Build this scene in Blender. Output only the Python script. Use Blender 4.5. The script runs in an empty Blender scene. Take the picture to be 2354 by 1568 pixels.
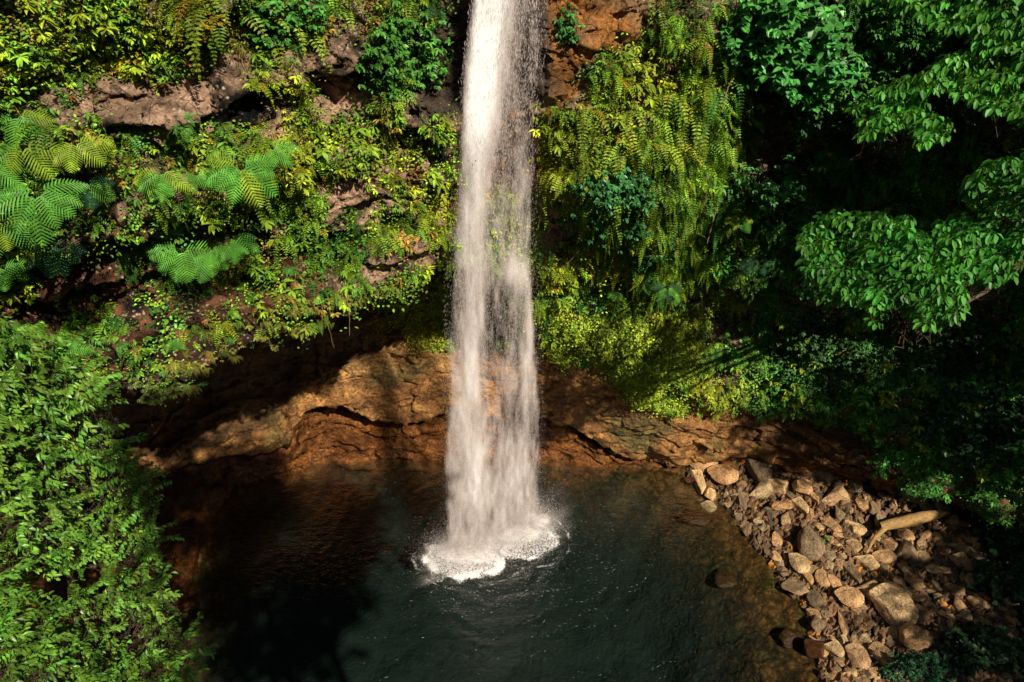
import bpy, math, random, time
import numpy as np
from mathutils import Vector, Matrix
T00 = time.time()
rng = np.random.default_rng(7); random.seed(7)
C = bpy.context.scene.collection
# ------------------------------------------------------------------ camera model
H = 22.7; PIT = math.radians(35); CP, SP = math.cos(PIT), math.sin(PIT)
TX = 0.748; PW, PH = 2353.0, 1568.0; TY = TX*PH/PW
def uv(px, py):
    return (np.asarray(px, float)-PW/2)/(PW/2)*TX, (PH/2-np.asarray(py, float))/(PH/2)*TY
def at_t(px, py, t):                      # point seen at px,py at forward distance t
    u, v = uv(px, py)
    return np.stack([u*t, t*(CP+SP*v), H+t*(-SP+CP*v)], -1)
def at_Y(px, py, Y):
    u, v = uv(px, py); return at_t(px, py, np.asarray(Y, float)/(CP+SP*v))
def at_Yz(px, Y, z):
    u, _ = uv(px, 0); t = CP*np.asarray(Y, float)+SP*(H-np.asarray(z, float))
    return np.stack([u*t, Y+0*t, z+0*t], -1)
def at_z(px, py, z=0.0):
    u, v = uv(px, py); return at_t(px, py, (z-H)/(-SP+CP*v))
def proj(P):
    P = np.asarray(P, float); x, y, z = P[..., 0], P[..., 1], P[..., 2]-H
    t = CP*y-SP*z
    return PW/2+x/t/TX*PW/2, PH/2-(SP*y+CP*z)/t/TY*PH/2, t
cam = bpy.data.cameras.new('camera'); co = bpy.data.objects.new('camera', cam); C.objects.link(co)
cam.sensor_width = 36; cam.lens = 36/(2*TX); cam.clip_end = 2000; cam.clip_start = .05
co.location = (0, 0, H); co.rotation_euler = (math.radians(90)-PIT, 0, 0)
bpy.context.scene.camera = co
# ------------------------------------------------------------------ noise
def _h(ix, iy, iz, s):
    n = (ix*374761393+iy*668265263+iz*2147483647+s*974634777) & 0xffffffff
    n = ((n ^ (n >> 13))*1274126177) & 0xffffffff
    n = ((n ^ (n >> 16))*2246822519) & 0xffffffff
    return ((n ^ (n >> 15)) & 0xffffff)/float(0xffffff)
def vnoise(P, s=0):
    P = np.asarray(P, float); f = np.floor(P); i = f.astype(np.int64); w = P-f; w = w*w*(3-2*w)
    r = 0
    for a in (0, 1):
        for b in (0, 1):
            for c in (0, 1):
                k = (w[..., 0] if a else 1-w[..., 0])*(w[..., 1] if b else 1-w[..., 1])*(w[..., 2] if c else 1-w[..., 2])
                r = r+k*_h(i[..., 0]+a, i[..., 1]+b, i[..., 2]+c, s)
    return r*2-1
def fbm(P, o=4, s=0, g=.5):
    r = 0; a = 1; t = 0; P = np.asarray(P, float)
    for k in range(o):
        r = r+a*vnoise(P*(2.03**k)+k*7.3, s+k); t += a; a *= g
    return r/t
def facets(P, s=0):                        # each jittered cell a tilted plane: blocky rock
    P = np.asarray(P, float); f = np.floor(P).astype(np.int64); best = np.full(P.shape[:-1], 9e9); d2 = best.copy(); val = np.zeros(P.shape[:-1])
    for a in (-1, 0, 1):
        for b in (-1, 0, 1):
            for c in (-1, 0, 1):
                i, j, k = f[..., 0]+a, f[..., 1]+b, f[..., 2]+c
                q = np.stack([i+_h(i, j, k, s), j+_h(i, j, k, s+1), k+_h(i, j, k, s+2)], -1)
                d = P-q; dd = (d**2).sum(-1)
                n = np.stack([_h(i, j, k, s+3), _h(i, j, k, s+4), _h(i, j, k, s+5)], -1)*2-1
                v = (d*n).sum(-1)*.9+(_h(i, j, k, s+6)-.5)*1.1
                m = dd < best
                d2 = np.where(m, best, np.minimum(d2, dd)); val = np.where(m, v, val); best = np.where(m, dd, best)
    return val, np.sqrt(d2)-np.sqrt(best)
def smooth_tab(s, keys, w=22):
    k = np.array(sorted(keys)); y = np.interp(s, k[:, 0], k[:, 1])
    if w:
        ds = s[1]-s[0]; r = int(3*w/ds)+1; g = np.exp(-.5*((np.arange(-r, r+1)*ds)/w)**2); g /= g.sum()
        y = np.convolve(np.pad(y, r, 'edge'), g, 'valid')
    return y
def inpoly(px, py, poly):
    px = np.asarray(px); py = np.asarray(py); r = np.zeros(px.shape, bool); n = len(poly)
    for i in range(n):
        x1, y1 = poly[i]; x2, y2 = poly[(i+1) % n]
        if y1 == y2: continue
        c = ((y1 > py) != (y2 > py)) & (px < (x2-x1)*(py-y1)/(y2-y1)+x1)
        r ^= c
    return r
def sstep(a, b, x): t = np.clip((x-a)/(b-a), 0, 1); return t*t*(3-2*t)
# ------------------------------------------------------------------ mesh helpers
def mesh_np(name, V, F, mat, col=None, smooth=False, corner=None, attrs=None):
    me = bpy.data.meshes.new(name); V = np.asarray(V, np.float32); F = np.asarray(F, np.int32); k = F.shape[1]
    me.vertices.add(len(V)); me.vertices.foreach_set('co', V.ravel())
    me.loops.add(F.size); me.loops.foreach_set('vertex_index', F.ravel())
    me.polygons.add(len(F)); me.polygons.foreach_set('loop_start', np.arange(0, F.size, k, dtype=np.int32))
    me.polygons.foreach_set('loop_total', np.full(len(F), k, np.int32))
    me.polygons.foreach_set('use_smooth', np.full(len(F), smooth, bool))
    if col is not None:
        dom = 'FACE' if len(col) == len(F) and len(col) != len(V) else 'POINT'
        a = me.attributes.new('col', 'FLOAT_COLOR', dom); cc = np.ones((len(col), 4), np.float32); cc[:, :3] = col; a.data.foreach_set('color', cc.ravel())
    for k2, v in (attrs or {}).items():
        a = me.attributes.new(k2, 'FLOAT', 'POINT'); a.data.foreach_set('value', np.asarray(v, np.float32).ravel())
    me.update(); me.validate(verbose=False)
    if mat: me.materials.append(mat)
    return me
def link(name, me, parent=None, loc=(0, 0, 0)):
    o = bpy.data.objects.new(name, me); C.objects.link(o); o.location = loc; o.parent = parent; return o
def tag(o, label=None, cat=None, group=None, kind=None):
    if label: o['label'] = label
    if cat: o['category'] = cat
    if group: o['group'] = group
    if kind: o['kind'] = kind
    return o
def thing(name, loc, label, cat, group=None):
    return tag(link(name, None, None, loc), label, cat, group)
def grid_faces(nr, nc):
    i = np.arange(nr*nc).reshape(nr, nc)
    return np.stack([i[:-1, :-1], i[1:, :-1], i[1:, 1:], i[:-1, 1:]], -1).reshape(-1, 4)
# ------------------------------------------------------------------ materials
class NT:
    def __init__(s, name):
        m = bpy.data.materials.new(name); m.use_nodes = True; s.m = m; s.t = m.node_tree; s.t.nodes.clear(); s.out = s.t.nodes.new('ShaderNodeOutputMaterial')
    def n(s, ty, ins=None, **kw):
        x = s.t.nodes.new(ty)
        for k, v in kw.items(): setattr(x, k, v)
        for k, v in (ins or {}).items():
            i = x.inputs[k]
            if isinstance(v, bpy.types.NodeSocket): s.t.links.new(v, i)
            else: i.default_value = v
        return x
    def math(s, op, a, b=0.0, c=None):
        d = {0: a, 1: b}
        if c is not None: d[2] = c
        return s.n('ShaderNodeMath', d, operation=op).outputs[0]
    def mix(s, f, a, b, bt='MIX'):
        x = s.n('ShaderNodeMix', None, data_type='RGBA', blend_type=bt)
        for k, v in ((0, f), (6, a), (7, b)):
            i = x.inputs[k]
            if isinstance(v, bpy.types.NodeSocket): s.t.links.new(v, i)
            else: i.default_value = v if k == 0 else (tuple(v)+(1,))[:4]
        return x.outputs[2]
    def attr(s, nm, o='Color'): return s.n('ShaderNodeAttribute', attribute_name=nm).outputs[o]
    def pos(s): return s.n('ShaderNodeNewGeometry').outputs['Position']
    def noise(s, scale, det=4, vec=None, rough=.55):
        d = {'Scale': scale, 'Detail': det, 'Roughness': rough}
        if vec: d['Vector'] = vec
        return s.n('ShaderNodeTexNoise', d).outputs['Fac']
    def ramp(s, f, stops):
        r = s.n('ShaderNodeValToRGB', {'Fac': f}); e = r.color_ramp.elements
        while len(e) < len(stops): e.new(.5)
        for i, (p, c) in enumerate(stops):
            e[i].position = p; e[i].color = (c, c, c, 1) if isinstance(c, (int, float)) else tuple(c)+(1,)
        return r.outputs[0]
    def end(s, sh, disp=None):
        s.t.links.new(sh, s.out.inputs[0]); return s.m
def rock_mat(name, usecol, base=None, lichen=.5, bump=1.0, rough=.75, objrand=False, wetattr=False):
    n = NT(name); P = n.pos() if not objrand else n.n('ShaderNodeTexCoord').outputs['Object']
    c = n.attr('col') if usecol else tuple(base)
    n1 = n.noise(1.7, 6, P); n2 = n.noise(9, 6, P, .7); n3 = n.noise(38, 4, P, .7)
    c = n.mix(1.0, c, n.ramp(n1, [(.3, .55), (.7, 1.5)]), 'MULTIPLY')
    c = n.mix(1.0, c, n.ramp(n2, [(.32, .38), (.66, 1.45)]), 'MULTIPLY')
    c = n.mix(1.0, c, n.ramp(n3, [(.3, .6), (.7, 1.3)]), 'MULTIPLY')
    if objrand:
        r = n.n('ShaderNodeObjectInfo').outputs['Random']
        c = n.mix(1.0, c, n.ramp(r, [(0, (.34, .30, .27)), (.3, (.8, .66, .52)), (.55, (1.0, .68, .47)), (.75, (1.35, 1.1, .82)), (1, (.6, .58, .54))]), 'MULTIPLY')
    # lichen speckles
    vo = n.n('ShaderNodeTexVoronoi', {'Scale': 7.5, 'Vector': P, 'Randomness': 1.0}).outputs['Distance']
    w = n.math('MULTIPLY', n.ramp(vo, [(.14, 1.0), (.34, 0.0)]), n.ramp(n.noise(2.6, 5, P), [(.44, 0.0), (.56, 1.0)]))
    la = n.math('MULTIPLY', w, n.attr('lich', 'Fac') if usecol else lichen)
    c = n.mix(la, c, (.55, .45, .34))
    if usecol:
        lm_ = n.n('ShaderNodeMapping', {'Vector': n.n('ShaderNodeVectorMath', {0: P, 1: n.n('ShaderNodeVectorMath', {0: n.n('ShaderNodeTexNoise', {'Scale': .6, 'Vector': P, 'Detail': 3.0}).outputs['Color'], 'Scale': 1.6}, operation='SCALE').outputs[0]}, operation='ADD').outputs[0], 'Scale': (.7, .7, 4.0), 'Rotation': (0, .12, 0)}).outputs[0]
        lay = n.noise(1.3, 7, lm_, .68); lw = n.attr('lay', 'Fac')
        c = n.mix(lw, c, n.mix(1.0, c, n.ramp(lay, [(.34, (.35, .28, .22)), (.45, (1.1, 1.0, .9)), (.56, (1.5, 1.4, 1.25)), (.68, (2.0, 1.75, 1.35))]), 'MULTIPLY'))
        n2 = n.math('ADD', n2, n.math('MULTIPLY', n.math('MULTIPLY', lay, lw), 2.2))
    h = n.math('ADD', n.math('MULTIPLY', n1, .5), n.math('ADD', n.math('MULTIPLY', n2, .3), n.math('MULTIPLY', n3, .1)))
    # cracks
    ve = n.n('ShaderNodeTexVoronoi', {'Scale': 1.5, 'Vector': n.n('ShaderNodeVectorMath', {0: P, 1: n.n('ShaderNodeTexNoise', {'Scale': 1.3, 'Vector': P, 'Detail': 4.0}).outputs['Color']}, operation='ADD').outputs[0]}, feature='DISTANCE_TO_EDGE').outputs['Distance']
    cr = n.ramp(ve, [(0, 0.0), (.035, 1.0)])
    h = n.math('ADD', h, n.math('MULTIPLY', cr, .08))
    c = n.mix(1.0, c, n.ramp(ve, [(0, .35), (.03, 1.0)]), 'MULTIPLY')
    b = n.n('ShaderNodeBump', {'Strength': .9*bump, 'Distance': .22, 'Height': h}).outputs[0]
    d = {'Base Color': c, 'Normal': b, 'Roughness': rough, 'Specular IOR Level': .35}
    if wetattr:
        wv = n.attr('wet', 'Fac'); d['Roughness'] = n.math('SUBTRACT', .85, n.math('MULTIPLY', wv, n.math('ADD', .35, n.math('MULTIPLY', n2, .4))))
    return n.end(n.n('ShaderNodeBsdfPrincipled', d).outputs[0])
def leaf_mat(name, base=None, usecol=True, trans=.16, rough=.46, var=.7, spec=.32):
    n = NT(name); P = n.pos()
    c = n.attr('col') if usecol else tuple(base)
    n1 = n.noise(.9, 3, P)
    c = n.mix(1.0, c, n.ramp(n1, [(.3, 1-var*.5), (.7, 1+var*.5)]), 'MULTIPLY'); c = n.mix(1.0, c, n.ramp(n.noise(5.5, 3, P), [(.3, .62), (.7, 1.4)]), 'MULTIPLY')
    r = n.n('ShaderNodeObjectInfo').outputs['Random']
    c = n.mix(1.0, c, n.ramp(r, [(0, (.82, .85, .8)), (.5, (1, 1, 1)), (1, (1.25, 1.1, .9))]), 'MULTIPLY')
    p = n.n('ShaderNodeBsdfPrincipled', {'Base Color': c, 'Roughness': rough, 'Specular IOR Level': spec})
    tc = n.mix(1.0, c, (1.25, 1.25, .5), 'MULTIPLY')
    t = n.n('ShaderNodeBsdfTranslucent', {'Color': tc})
    return n.end(n.n('ShaderNodeMixShader', {0: trans, 1: p.outputs[0], 2: t.outputs[0]}).outputs[0])
M = {}
M['cliff'] = rock_mat('cliff_rock', True, bump=1.0, wetattr=True)
M['stone'] = rock_mat('bank_stone', False, (.76, .61, .38), lichen=.35, bump=1.0, objrand=True)
M['wetstone'] = rock_mat('wet_stone', False, (.09, .05, .028), lichen=.0, bump=.5, rough=.25, objrand=True)
M['leaf'] = leaf_mat('foliage_leaf')
M['glossleaf'] = leaf_mat('glossy_leaf', rough=.38, trans=.15, spec=.4)
M['fern'] = leaf_mat('fern_frond', rough=.5, trans=.18)
n = NT('bark'); P = n.pos(); c = n.ramp(n.noise(14, 5, P), [(.3, (.035, .024, .015)), (.7, (.16, .11, .065))])
M['bark'] = n.end(n.n('ShaderNodeBsdfPrincipled', {'Base Color': c, 'Roughness': .85, 'Normal': n.n('ShaderNodeBump', {'Height': n.noise(30, 5, P), 'Strength': .6, 'Distance': .03}).outputs[0]}).outputs[0])
n = NT('pale_twig'); P = n.pos(); c = n.ramp(n.noise(9, 4, P), [(.3, (.16, .11, .06)), (.7, (.36, .26, .15))])
M['twig'] = n.end(n.n('ShaderNodeBsdfPrincipled', {'Base Color': c, 'Roughness': .8}).outputs[0])
n = NT('driftwood'); tc = n.n('ShaderNodeTexCoord').outputs['Object']; mp = n.n('ShaderNodeMapping', {'Vector': tc, 'Scale': (1.2, 14, 14)}).outputs[0]
g = n.noise(3, 6, mp, .65); c = n.ramp(g, [(.3, (.16, .07, .02)), (.5, (.52, .30, .10)), (.7, (.75, .50, .22))])
M['drift'] = n.end(n.n('ShaderNodeBsdfPrincipled', {'Base Color': c, 'Roughness': .75, 'Normal': n.n('ShaderNodeBump', {'Height': g, 'Strength': .8, 'Distance': .05}).outputs[0]}).outputs[0])
#%%MATS2
n = NT('pool_bed'); P = n.pos(); c = n.attr('col')
Pd = n.n('ShaderNodeVectorMath', {0: P, 1: n.n('ShaderNodeVectorMath', {0: n.n('ShaderNodeTexNoise', {'Scale': 1.6, 'Vector': P, 'Detail': 5.0}).outputs['Color'], 'Scale': .9}, operation='SCALE').outputs[0]}, operation='ADD').outputs[0]
v1 = n.n('ShaderNodeTexVoronoi', {'Scale': 1.9, 'Vector': Pd}); v2 = n.n('ShaderNodeTexVoronoi', {'Scale': 4.6, 'Vector': Pd})
c = n.mix(.6, c, n.n('ShaderNodeMix', {0: .5}, data_type='RGBA').outputs[2]) if 0 else c
c = n.mix(1.0, c, n.ramp(n.n('ShaderNodeSeparateColor', {0: v2.outputs['Color']}).outputs[0], [(0, .45), (1, 1.6)]), 'MULTIPLY')
c = n.mix(1.0, c, n.ramp(n.math('ADD', n.math('MULTIPLY', v2.outputs['Distance'], .6), n.math('MULTIPLY', n.noise(13, 4, P, .7), .5)), [(.3, 1.25), (.7, .4)]), 'MULTIPLY')
c = n.mix(1.0, c, n.ramp(n.noise(1.1, 5, P), [(.3, .5), (.7, 1.6)]), 'MULTIPLY')
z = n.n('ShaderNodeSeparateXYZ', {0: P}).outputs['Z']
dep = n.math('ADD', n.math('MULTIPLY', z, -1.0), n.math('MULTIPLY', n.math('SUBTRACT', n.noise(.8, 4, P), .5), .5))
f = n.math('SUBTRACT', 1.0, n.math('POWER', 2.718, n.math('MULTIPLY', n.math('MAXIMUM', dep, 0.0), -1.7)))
c = n.mix(f, c, (.0095, .0195, .0185))  # the water's darkening with depth is put into the bed colour
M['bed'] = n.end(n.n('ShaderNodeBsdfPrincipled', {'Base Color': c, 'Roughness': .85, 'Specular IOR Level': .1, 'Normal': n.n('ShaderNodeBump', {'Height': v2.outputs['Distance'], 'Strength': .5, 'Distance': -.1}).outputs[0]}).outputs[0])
n = NT('pool_water'); P = n.pos()
mp = n.n('ShaderNodeMapping', {'Vector': P, 'Scale': (1.0, 1.9, 1.0), 'Rotation': (0, 0, .22)}).outputs[0]
wn = n.noise(2.4, 5, mp, .6); wf = n.noise(9.0, 4, mp, .6)
rel = n.n('ShaderNodeVectorMath', {0: P, 1: (-.55, 17.9, 0)}, operation='SUBTRACT').outputs[0]
dist = n.n('ShaderNodeVectorMath', {0: rel}, operation='LENGTH').outputs['Value']
ring = n.math('SINE', n.math('ADD', n.math('MULTIPLY', dist, 7.5), n.math('MULTIPLY', n.noise(.7, 3, P), 14.0)))
near = n.ramp(n.math('DIVIDE', dist, 12.0), [(.08, 1.0), (.45, .4), (.9, .22)])
hgt = n.math('ADD', n.math('MULTIPLY', n.math('MULTIPLY', ring, near), .38), n.math('ADD', wn, n.math('MULTIPLY', wf, .35)))
bmp = n.n('ShaderNodeBump', {'Height': hgt, 'Strength': .4, 'Distance': .07}).outputs[0]
fr = n.n('ShaderNodeFresnel', {'IOR': 1.33, 'Normal': bmp}).outputs[0]
gl = n.n('ShaderNodeBsdfGlossy', {'Color': (1, 1, 1, 1), 'Roughness': .09, 'Normal': bmp})
tr = n.n('ShaderNodeBsdfTransparent', {'Color': (.80, .86, .80, 1)})
mx = n.n('ShaderNodeMixShader', {0: fr, 1: tr.outputs[0], 2: gl.outputs[0]})
# broken foam flecks that drift outward on the ripples
mp2 = n.n('ShaderNodeMapping', {'Vector': P, 'Scale': (1.6, 7.0, 1.0), 'Rotation': (0, 0, .25)}).outputs[0]
fl = n.ramp(n.noise(1.9, 6, mp2, .72), [(.60, 0.0), (.68, 1.0)])
fine = n.math('MULTIPLY', n.ramp(n.noise(11, 4, mp2, .75), [(.46, 0.0), (.60, 1.0)]), n.ramp(n.noise(.35, 3, P), [(.42, 0.15), (.62, 1.0)]))
fz = n.math('MULTIPLY', n.math('MULTIPLY', fl, fine), n.math('MULTIPLY', near, .75))
df = n.n('ShaderNodeBsdfDiffuse', {'Color': (.6, .7, .64, 1)})
mx2 = n.n('ShaderNodeMixShader', {0: fz, 1: mx.outputs[0], 2: df.outputs[0]})
M['water'] = n.end(mx2.outputs[0])
# falling water: patchy translucent sheets
n = NT('falling_water_sheet'); P = n.pos()
st = n.n('ShaderNodeMapping', {'Vector': P, 'Scale': (5.5, 5.5, .6)}).outputs[0]; st2 = n.n('ShaderNodeMapping', {'Vector': P, 'Scale': (20, 20, 3.4)}).outputs[0]
d = n.attr('dens', 'Fac'); g1 = n.noise(1.0, 5, st, .65); g2 = n.noise(1.0, 5, st2, .75); g3 = n.noise(1.0, 3, n.n('ShaderNodeMapping', {'Vector': P, 'Scale': (60, 60, 11)}).outputs[0], .7)
g = n.math('ADD', n.math('MULTIPLY', g1, .48), n.math('ADD', n.math('MULTIPLY', g2, .34), n.math('MULTIPLY', g3, .18)))
a = n.math('MULTIPLY', n.math('SUBTRACT', n.math('ADD', g, d), .92), n.math('ADD', .85, n.math('MULTIPLY', d, .9)))
a = n.n('ShaderNodeClamp', {0: a, 1: 0.0, 2: .93}).outputs[0]
nv_ = n.n('ShaderNodeCombineXYZ', {0: .25, 1: -.55, 2: .8}).outputs[0]
wc = n.ramp(d, [(.5, (.70, .61, .56)), (.8, (1.0, .98, .96))])
w1 = n.n('ShaderNodeBsdfDiffuse', {'Color': wc, 'Normal': nv_}); w2 = n.n('ShaderNodeBsdfTranslucent', {'Color': wc})
w = n.n('ShaderNodeMixShader', {0: .12, 1: w1.outputs[0], 2: w2.outputs[0]})
M['sheet'] = n.end(n.n('ShaderNodeMixShader', {0: a, 1: n.n('ShaderNodeBsdfTransparent').outputs[0], 2: w.outputs[0]}).outputs[0])
n = NT('water_drop'); nv_ = n.n('ShaderNodeVectorMath', {0: n.n('ShaderNodeVectorMath', {0: n.n('ShaderNodeNewGeometry').outputs['Normal'], 'Scale': .5}, operation='SCALE').outputs[0], 1: (.25, -.5, .7)}, operation='ADD').outputs[0]
w1 = n.n('ShaderNodeBsdfDiffuse', {'Color': (.78, .69, .64, 1), 'Normal': n.n('ShaderNodeVectorMath', {0: nv_}, operation='NORMALIZE').outputs[0]}); w2 = n.n('ShaderNodeBsdfTranslucent', {'Color': (.84, .80, .77, 1)})
dm = n.n('ShaderNodeMixShader', {0: .2, 1: w1.outputs[0], 2: w2.outputs[0]})
M['drop'] = n.end(n.n('ShaderNodeMixShader', {0: .45, 1: dm.outputs[0], 2: n.n('ShaderNodeBsdfTransparent').outputs[0]}).outputs[0])
n = NT('mist'); P = n.pos(); a = n.math('MULTIPLY', n.attr('dens', 'Fac'), n.ramp(n.noise(1.6, 4, P, .6), [(.25, .35), (.75, 1.2)]))
w = n.n('ShaderNodeBsdfDiffuse', {'Color': (.9, .84, .79, 1), 'Normal': nv_ if 0 else n.n('ShaderNodeCombineXYZ', {0: .25, 1: -.5, 2: .82}).outputs[0]})
M['mist'] = n.end(n.n('ShaderNodeMixShader', {0: n.n('ShaderNodeClamp', {0: a, 1: 0.0, 2: .6}).outputs[0], 1: n.n('ShaderNodeBsdfTransparent').outputs[0], 2: w.outputs[0]}).outputs[0])
n = NT('foam'); P = n.pos(); d = n.attr('dens', 'Fac')
mpf = n.n('ShaderNodeMapping', {'Vector': P, 'Scale': (1, 1.3, 1)}).outputs[0]
wv = n.n('ShaderNodeVectorMath', {0: mpf, 1: n.n('ShaderNodeTexNoise', {'Scale': 5.0, 'Vector': P, 'Detail': 4.0}).outputs['Color']}, operation='ADD').outputs[0]
ve = n.n('ShaderNodeTexVoronoi', {'Scale': 6.5, 'Vector': wv}, feature='DISTANCE_TO_EDGE').outputs['Distance']
net = n.ramp(ve, [(0, 1.0), (.16, 0.0)]); g = n.noise(18, 5, P, .75)
a = n.math('MULTIPLY', n.math('SUBTRACT', n.math('ADD', d, n.math('ADD', n.math('MULTIPLY', net, .38), n.math('MULTIPLY', g, .5))), .78), 4.0)
a = n.n('ShaderNodeClamp', {0: a, 1: 0.0, 2: 1.0}).outputs[0]
w = n.n('ShaderNodeBsdfDiffuse', {'Color': (.98, .96, .94, 1), 'Normal': n.n('ShaderNodeBump', {'Height': g, 'Strength': .3, 'Distance': .1}).outputs[0]})
M['foam'] = n.end(n.n('ShaderNodeMixShader', {0: a, 1: n.n('ShaderNodeBsdfTransparent').outputs[0], 2: w.outputs[0]}).outputs[0])
n = NT('pebble'); c = n.attr('col'); M['pebble'] = n.end(n.n('ShaderNodeBsdfPrincipled', {'Base Color': c, 'Roughness': .8}).outputs[0])
# ------------------------------------------------------------------ pool outline (world)
shore_px = [(380, 1568), (430, 1400), (478, 1250), (505, 1170), (545, 1112), (650, 1100), (700, 1062), (760, 1046), (870, 1050), (1000, 1055), (1250, 1050), (1400, 1068), (1560, 1088), (1605, 1125), (1690, 1180), (1740, 1260), (1790, 1330), (1850, 1400), (1872, 1470), (1885, 1568)]
SH = [tuple(at_z(*p)[:2]) for p in shore_px]+[(10.2, 9), (8, 5.5), (3, 3.2), (-5, 3), (-10, 6), (-11.9, 9.5)]
SHd = []
for i in range(len(SH)):
    a, b = np.array(SH[i]), np.array(SH[(i+1) % len(SH)]); m = max(2, int(np.linalg.norm(b-a)/.12))
    SHd += [a+(b-a)*k/m for k in range(m)]
SHd = np.array(SHd)
def shore_dist(x, y):
    x = np.asarray(x, float); y = np.asarray(y, float); sh = x.shape; x = x.ravel(); y = y.ravel(); d = np.empty(x.shape)
    for i in range(0, len(x), 20000):
        q = (x[i:i+20000, None]-SHd[None, :, 0])**2+(y[i:i+20000, None]-SHd[None, :, 1])**2
        d[i:i+20000] = np.sqrt(q.min(1))
    ins = inpoly(x, y, SH); return np.where(ins, -d, d).reshape(sh)
def ground_z(x, y):
    x = np.asarray(x, float); y = np.asarray(y, float); d = shore_dist(x, y)
    right0 = sstep(4, 9, x); P = np.stack([x, y, 0*x], -1); nz = fbm(P*.9, 4, 40)*.22+fbm(P*3.1, 3, 44)*.06
    right = sstep(0, 10, x)
    sl_in = 1.15-.85*right
    zin = -2.7*np.tanh((-d)*sl_in/2.7)
    zout = d*(.26-.08*right0)+.5*np.maximum(0, d-9)
    z = np.where(d < 0, zin, zout)
    return z+nz*sstep(0, .8, np.abs(d))+.0*z
def hit_ground(px, py):
    t = (0-H)/(-SP+CP*uv(px, py)[1])
    for _ in range(12):
        p = at_t(px, py, t); z = ground_z(p[..., 0], p[..., 1]); t = t+(p[..., 2]-z)/(SP-CP*uv(px, py)[1])*.8
    return at_t(px, py, t)
# ------------------------------------------------------------------ cliff sheet
s = np.linspace(-520, 2870, 950)
def tab(keys, w=22): return smooth_tab(s, keys, w)
rows = []   # each (ns,3)
Y1 = tab([(-520, 10.5), (0, 13), (450, 15.3), (850, 16.8), (1020, 17.1), (1090, 17.5), (1240, 17.7), (1330, 17.6), (1560, 18), (1750, 18.4), (2000, 18), (2350, 16.5), (2870, 13)], 30)
R0 = at_Yz(s, Y1+1.2, 27.5+0*s)
R1 = at_Y(s, 0*s-10, Y1); R0 = R1+np.array([0, 1.2, 7.2])
Y1b = tab([(-520, 10.2), (0, 12.7), (450, 15.0), (850, 16.6), (1020, 17.0), (1090, 17.6), (1240, 17.8), (1330, 17.3), (1560, 17.9), (1750, 18.6), (2000, 18.3), (2350, 16.8), (2870, 13.4)], 30)
R1b = at_Y(s, 0*s+230, Y1b)
Y2 = tab([(-520, 9.8), (0, 12.3), (450, 14.7), (850, 16.6), (1000, 17.4), (1060, 18.2), (1130, 18.7), (1220, 18.6), (1260, 18.2), (1400, 18.1), (1560, 18.2), (1750, 19.1), (2000, 19), (2350, 17.5), (2870, 14)], 30)
R2 = at_Y(s, 0*s+420, Y2)
lip_py = tab([(-520, 1090), (0, 965), (230, 912), (330, 893), (450, 858), (560, 800), (650, 740), (760, 682), (900, 638), (1020, 612), (1130, 600), (1250, 600), (2870, 600)], 12)
lip_Y = tab([(-520, 9), (0, 12), (230, 13), (450, 13.6), (650, 14.7), (850, 16.0), (950, 16.9), (1010, 18.0), (1080, 19.0), (1250, 19.5), (1400, 19.6), (1560, 19.7), (1750, 20.2), (2000, 20), (2350, 18.5), (2870, 15)], 25)
R3 = at_Y(s, lip_py, lip_Y); lm = 1-sstep(560, 900, s)
R2b = at_Y(s, 420+(lip_py-420)*.35, Y2*.55+lip_Y*.45+1.5*lm)
R2c = at_Y(s, 420+(lip_py-420)*.75, Y2*.2+lip_Y*.8+.9*lm)
R4 = at_Yz(s, tab([(-520, 14), (0, 18), (230, 20.5), (450, 22.5), (650, 24.2), (850, 24.8), (1000, 24.2), (1080, 22.6), (1180, 20.9), (1250, 20.7), (1400, 20.8), (1560, 20.9), (1750, 21.3), (2000, 20.7), (2350, 19), (2870, 15.5)]),
               tab([(-520, 12), (450, 12.4), (850, 12.6), (1000, 12), (1080, 11.0), (1180, 10), (1250, 9.9), (1560, 9.6), (2000, 9.2), (2870, 8.5)]))
veg_py = tab([(-520, 1180), (0, 1040), (230, 985), (450, 930), (650, 850), (850, 792), (960, 782), (1130, 795), (1250, 792), (1290, 832), (1400, 855), (1440, 915), (1500, 950), (1560, 960), (1750, 950), (2000, 1010), (2350, 1100), (2870, 1200)], 10)
R5 = at_Y(s, veg_py, tab([(-520, 12.5), (0, 16.5), (230, 19.3), (450, 21.9), (650, 23.6), (850, 24.2), (1020, 23.9), (1130, 23.4), (1250, 22.7), (1400, 22.3), (1560, 22.4), (1750, 22.6), (2000, 20.6), (2350, 17.8), (2870, 14)]))
crk_py = tab([(-520, 1400), (0, 1180), (230, 1110), (395, 1088), (440, 1062), (520, 1042), (600, 1040), (650, 1026), (668, 985), (700, 945), (740, 930), (790, 936), (840, 962), (880, 975), (930, 968), (1020, 945), (1250, 958), (1320, 985), (1380, 1020), (1430, 1052), (1560, 1064), (1640, 1050), (1750, 1045), (2000, 1075), (2350, 1180), (2870, 1300)], 5)
R6 = at_Y(s, crk_py, tab([(-520, 11), (0, 15.2), (230, 17.4), (400, 19.2), (520, 20.9), (650, 21.6), (740, 22.7), (850, 22.5), (1020, 22.6), (1250, 22.5), (1400, 22.2), (1560, 22.25), (1750, 21.9), (2000, 19.8), (2350, 16.8), (2870, 13)], 14))
cd = tab([(-520, .4), (380, .7), (420, 1.3), (520, 1.2), (560, .5), (630, .8), (680, 1.8), (860, 1.5), (940, .7), (1000, .5), (1250, .8), (1400, .6), (1560, .15), (2870, .1)], 14)
R7 = R6+np.stack([0*s, cd, -.35*np.sqrt(cd)], -1)
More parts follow.
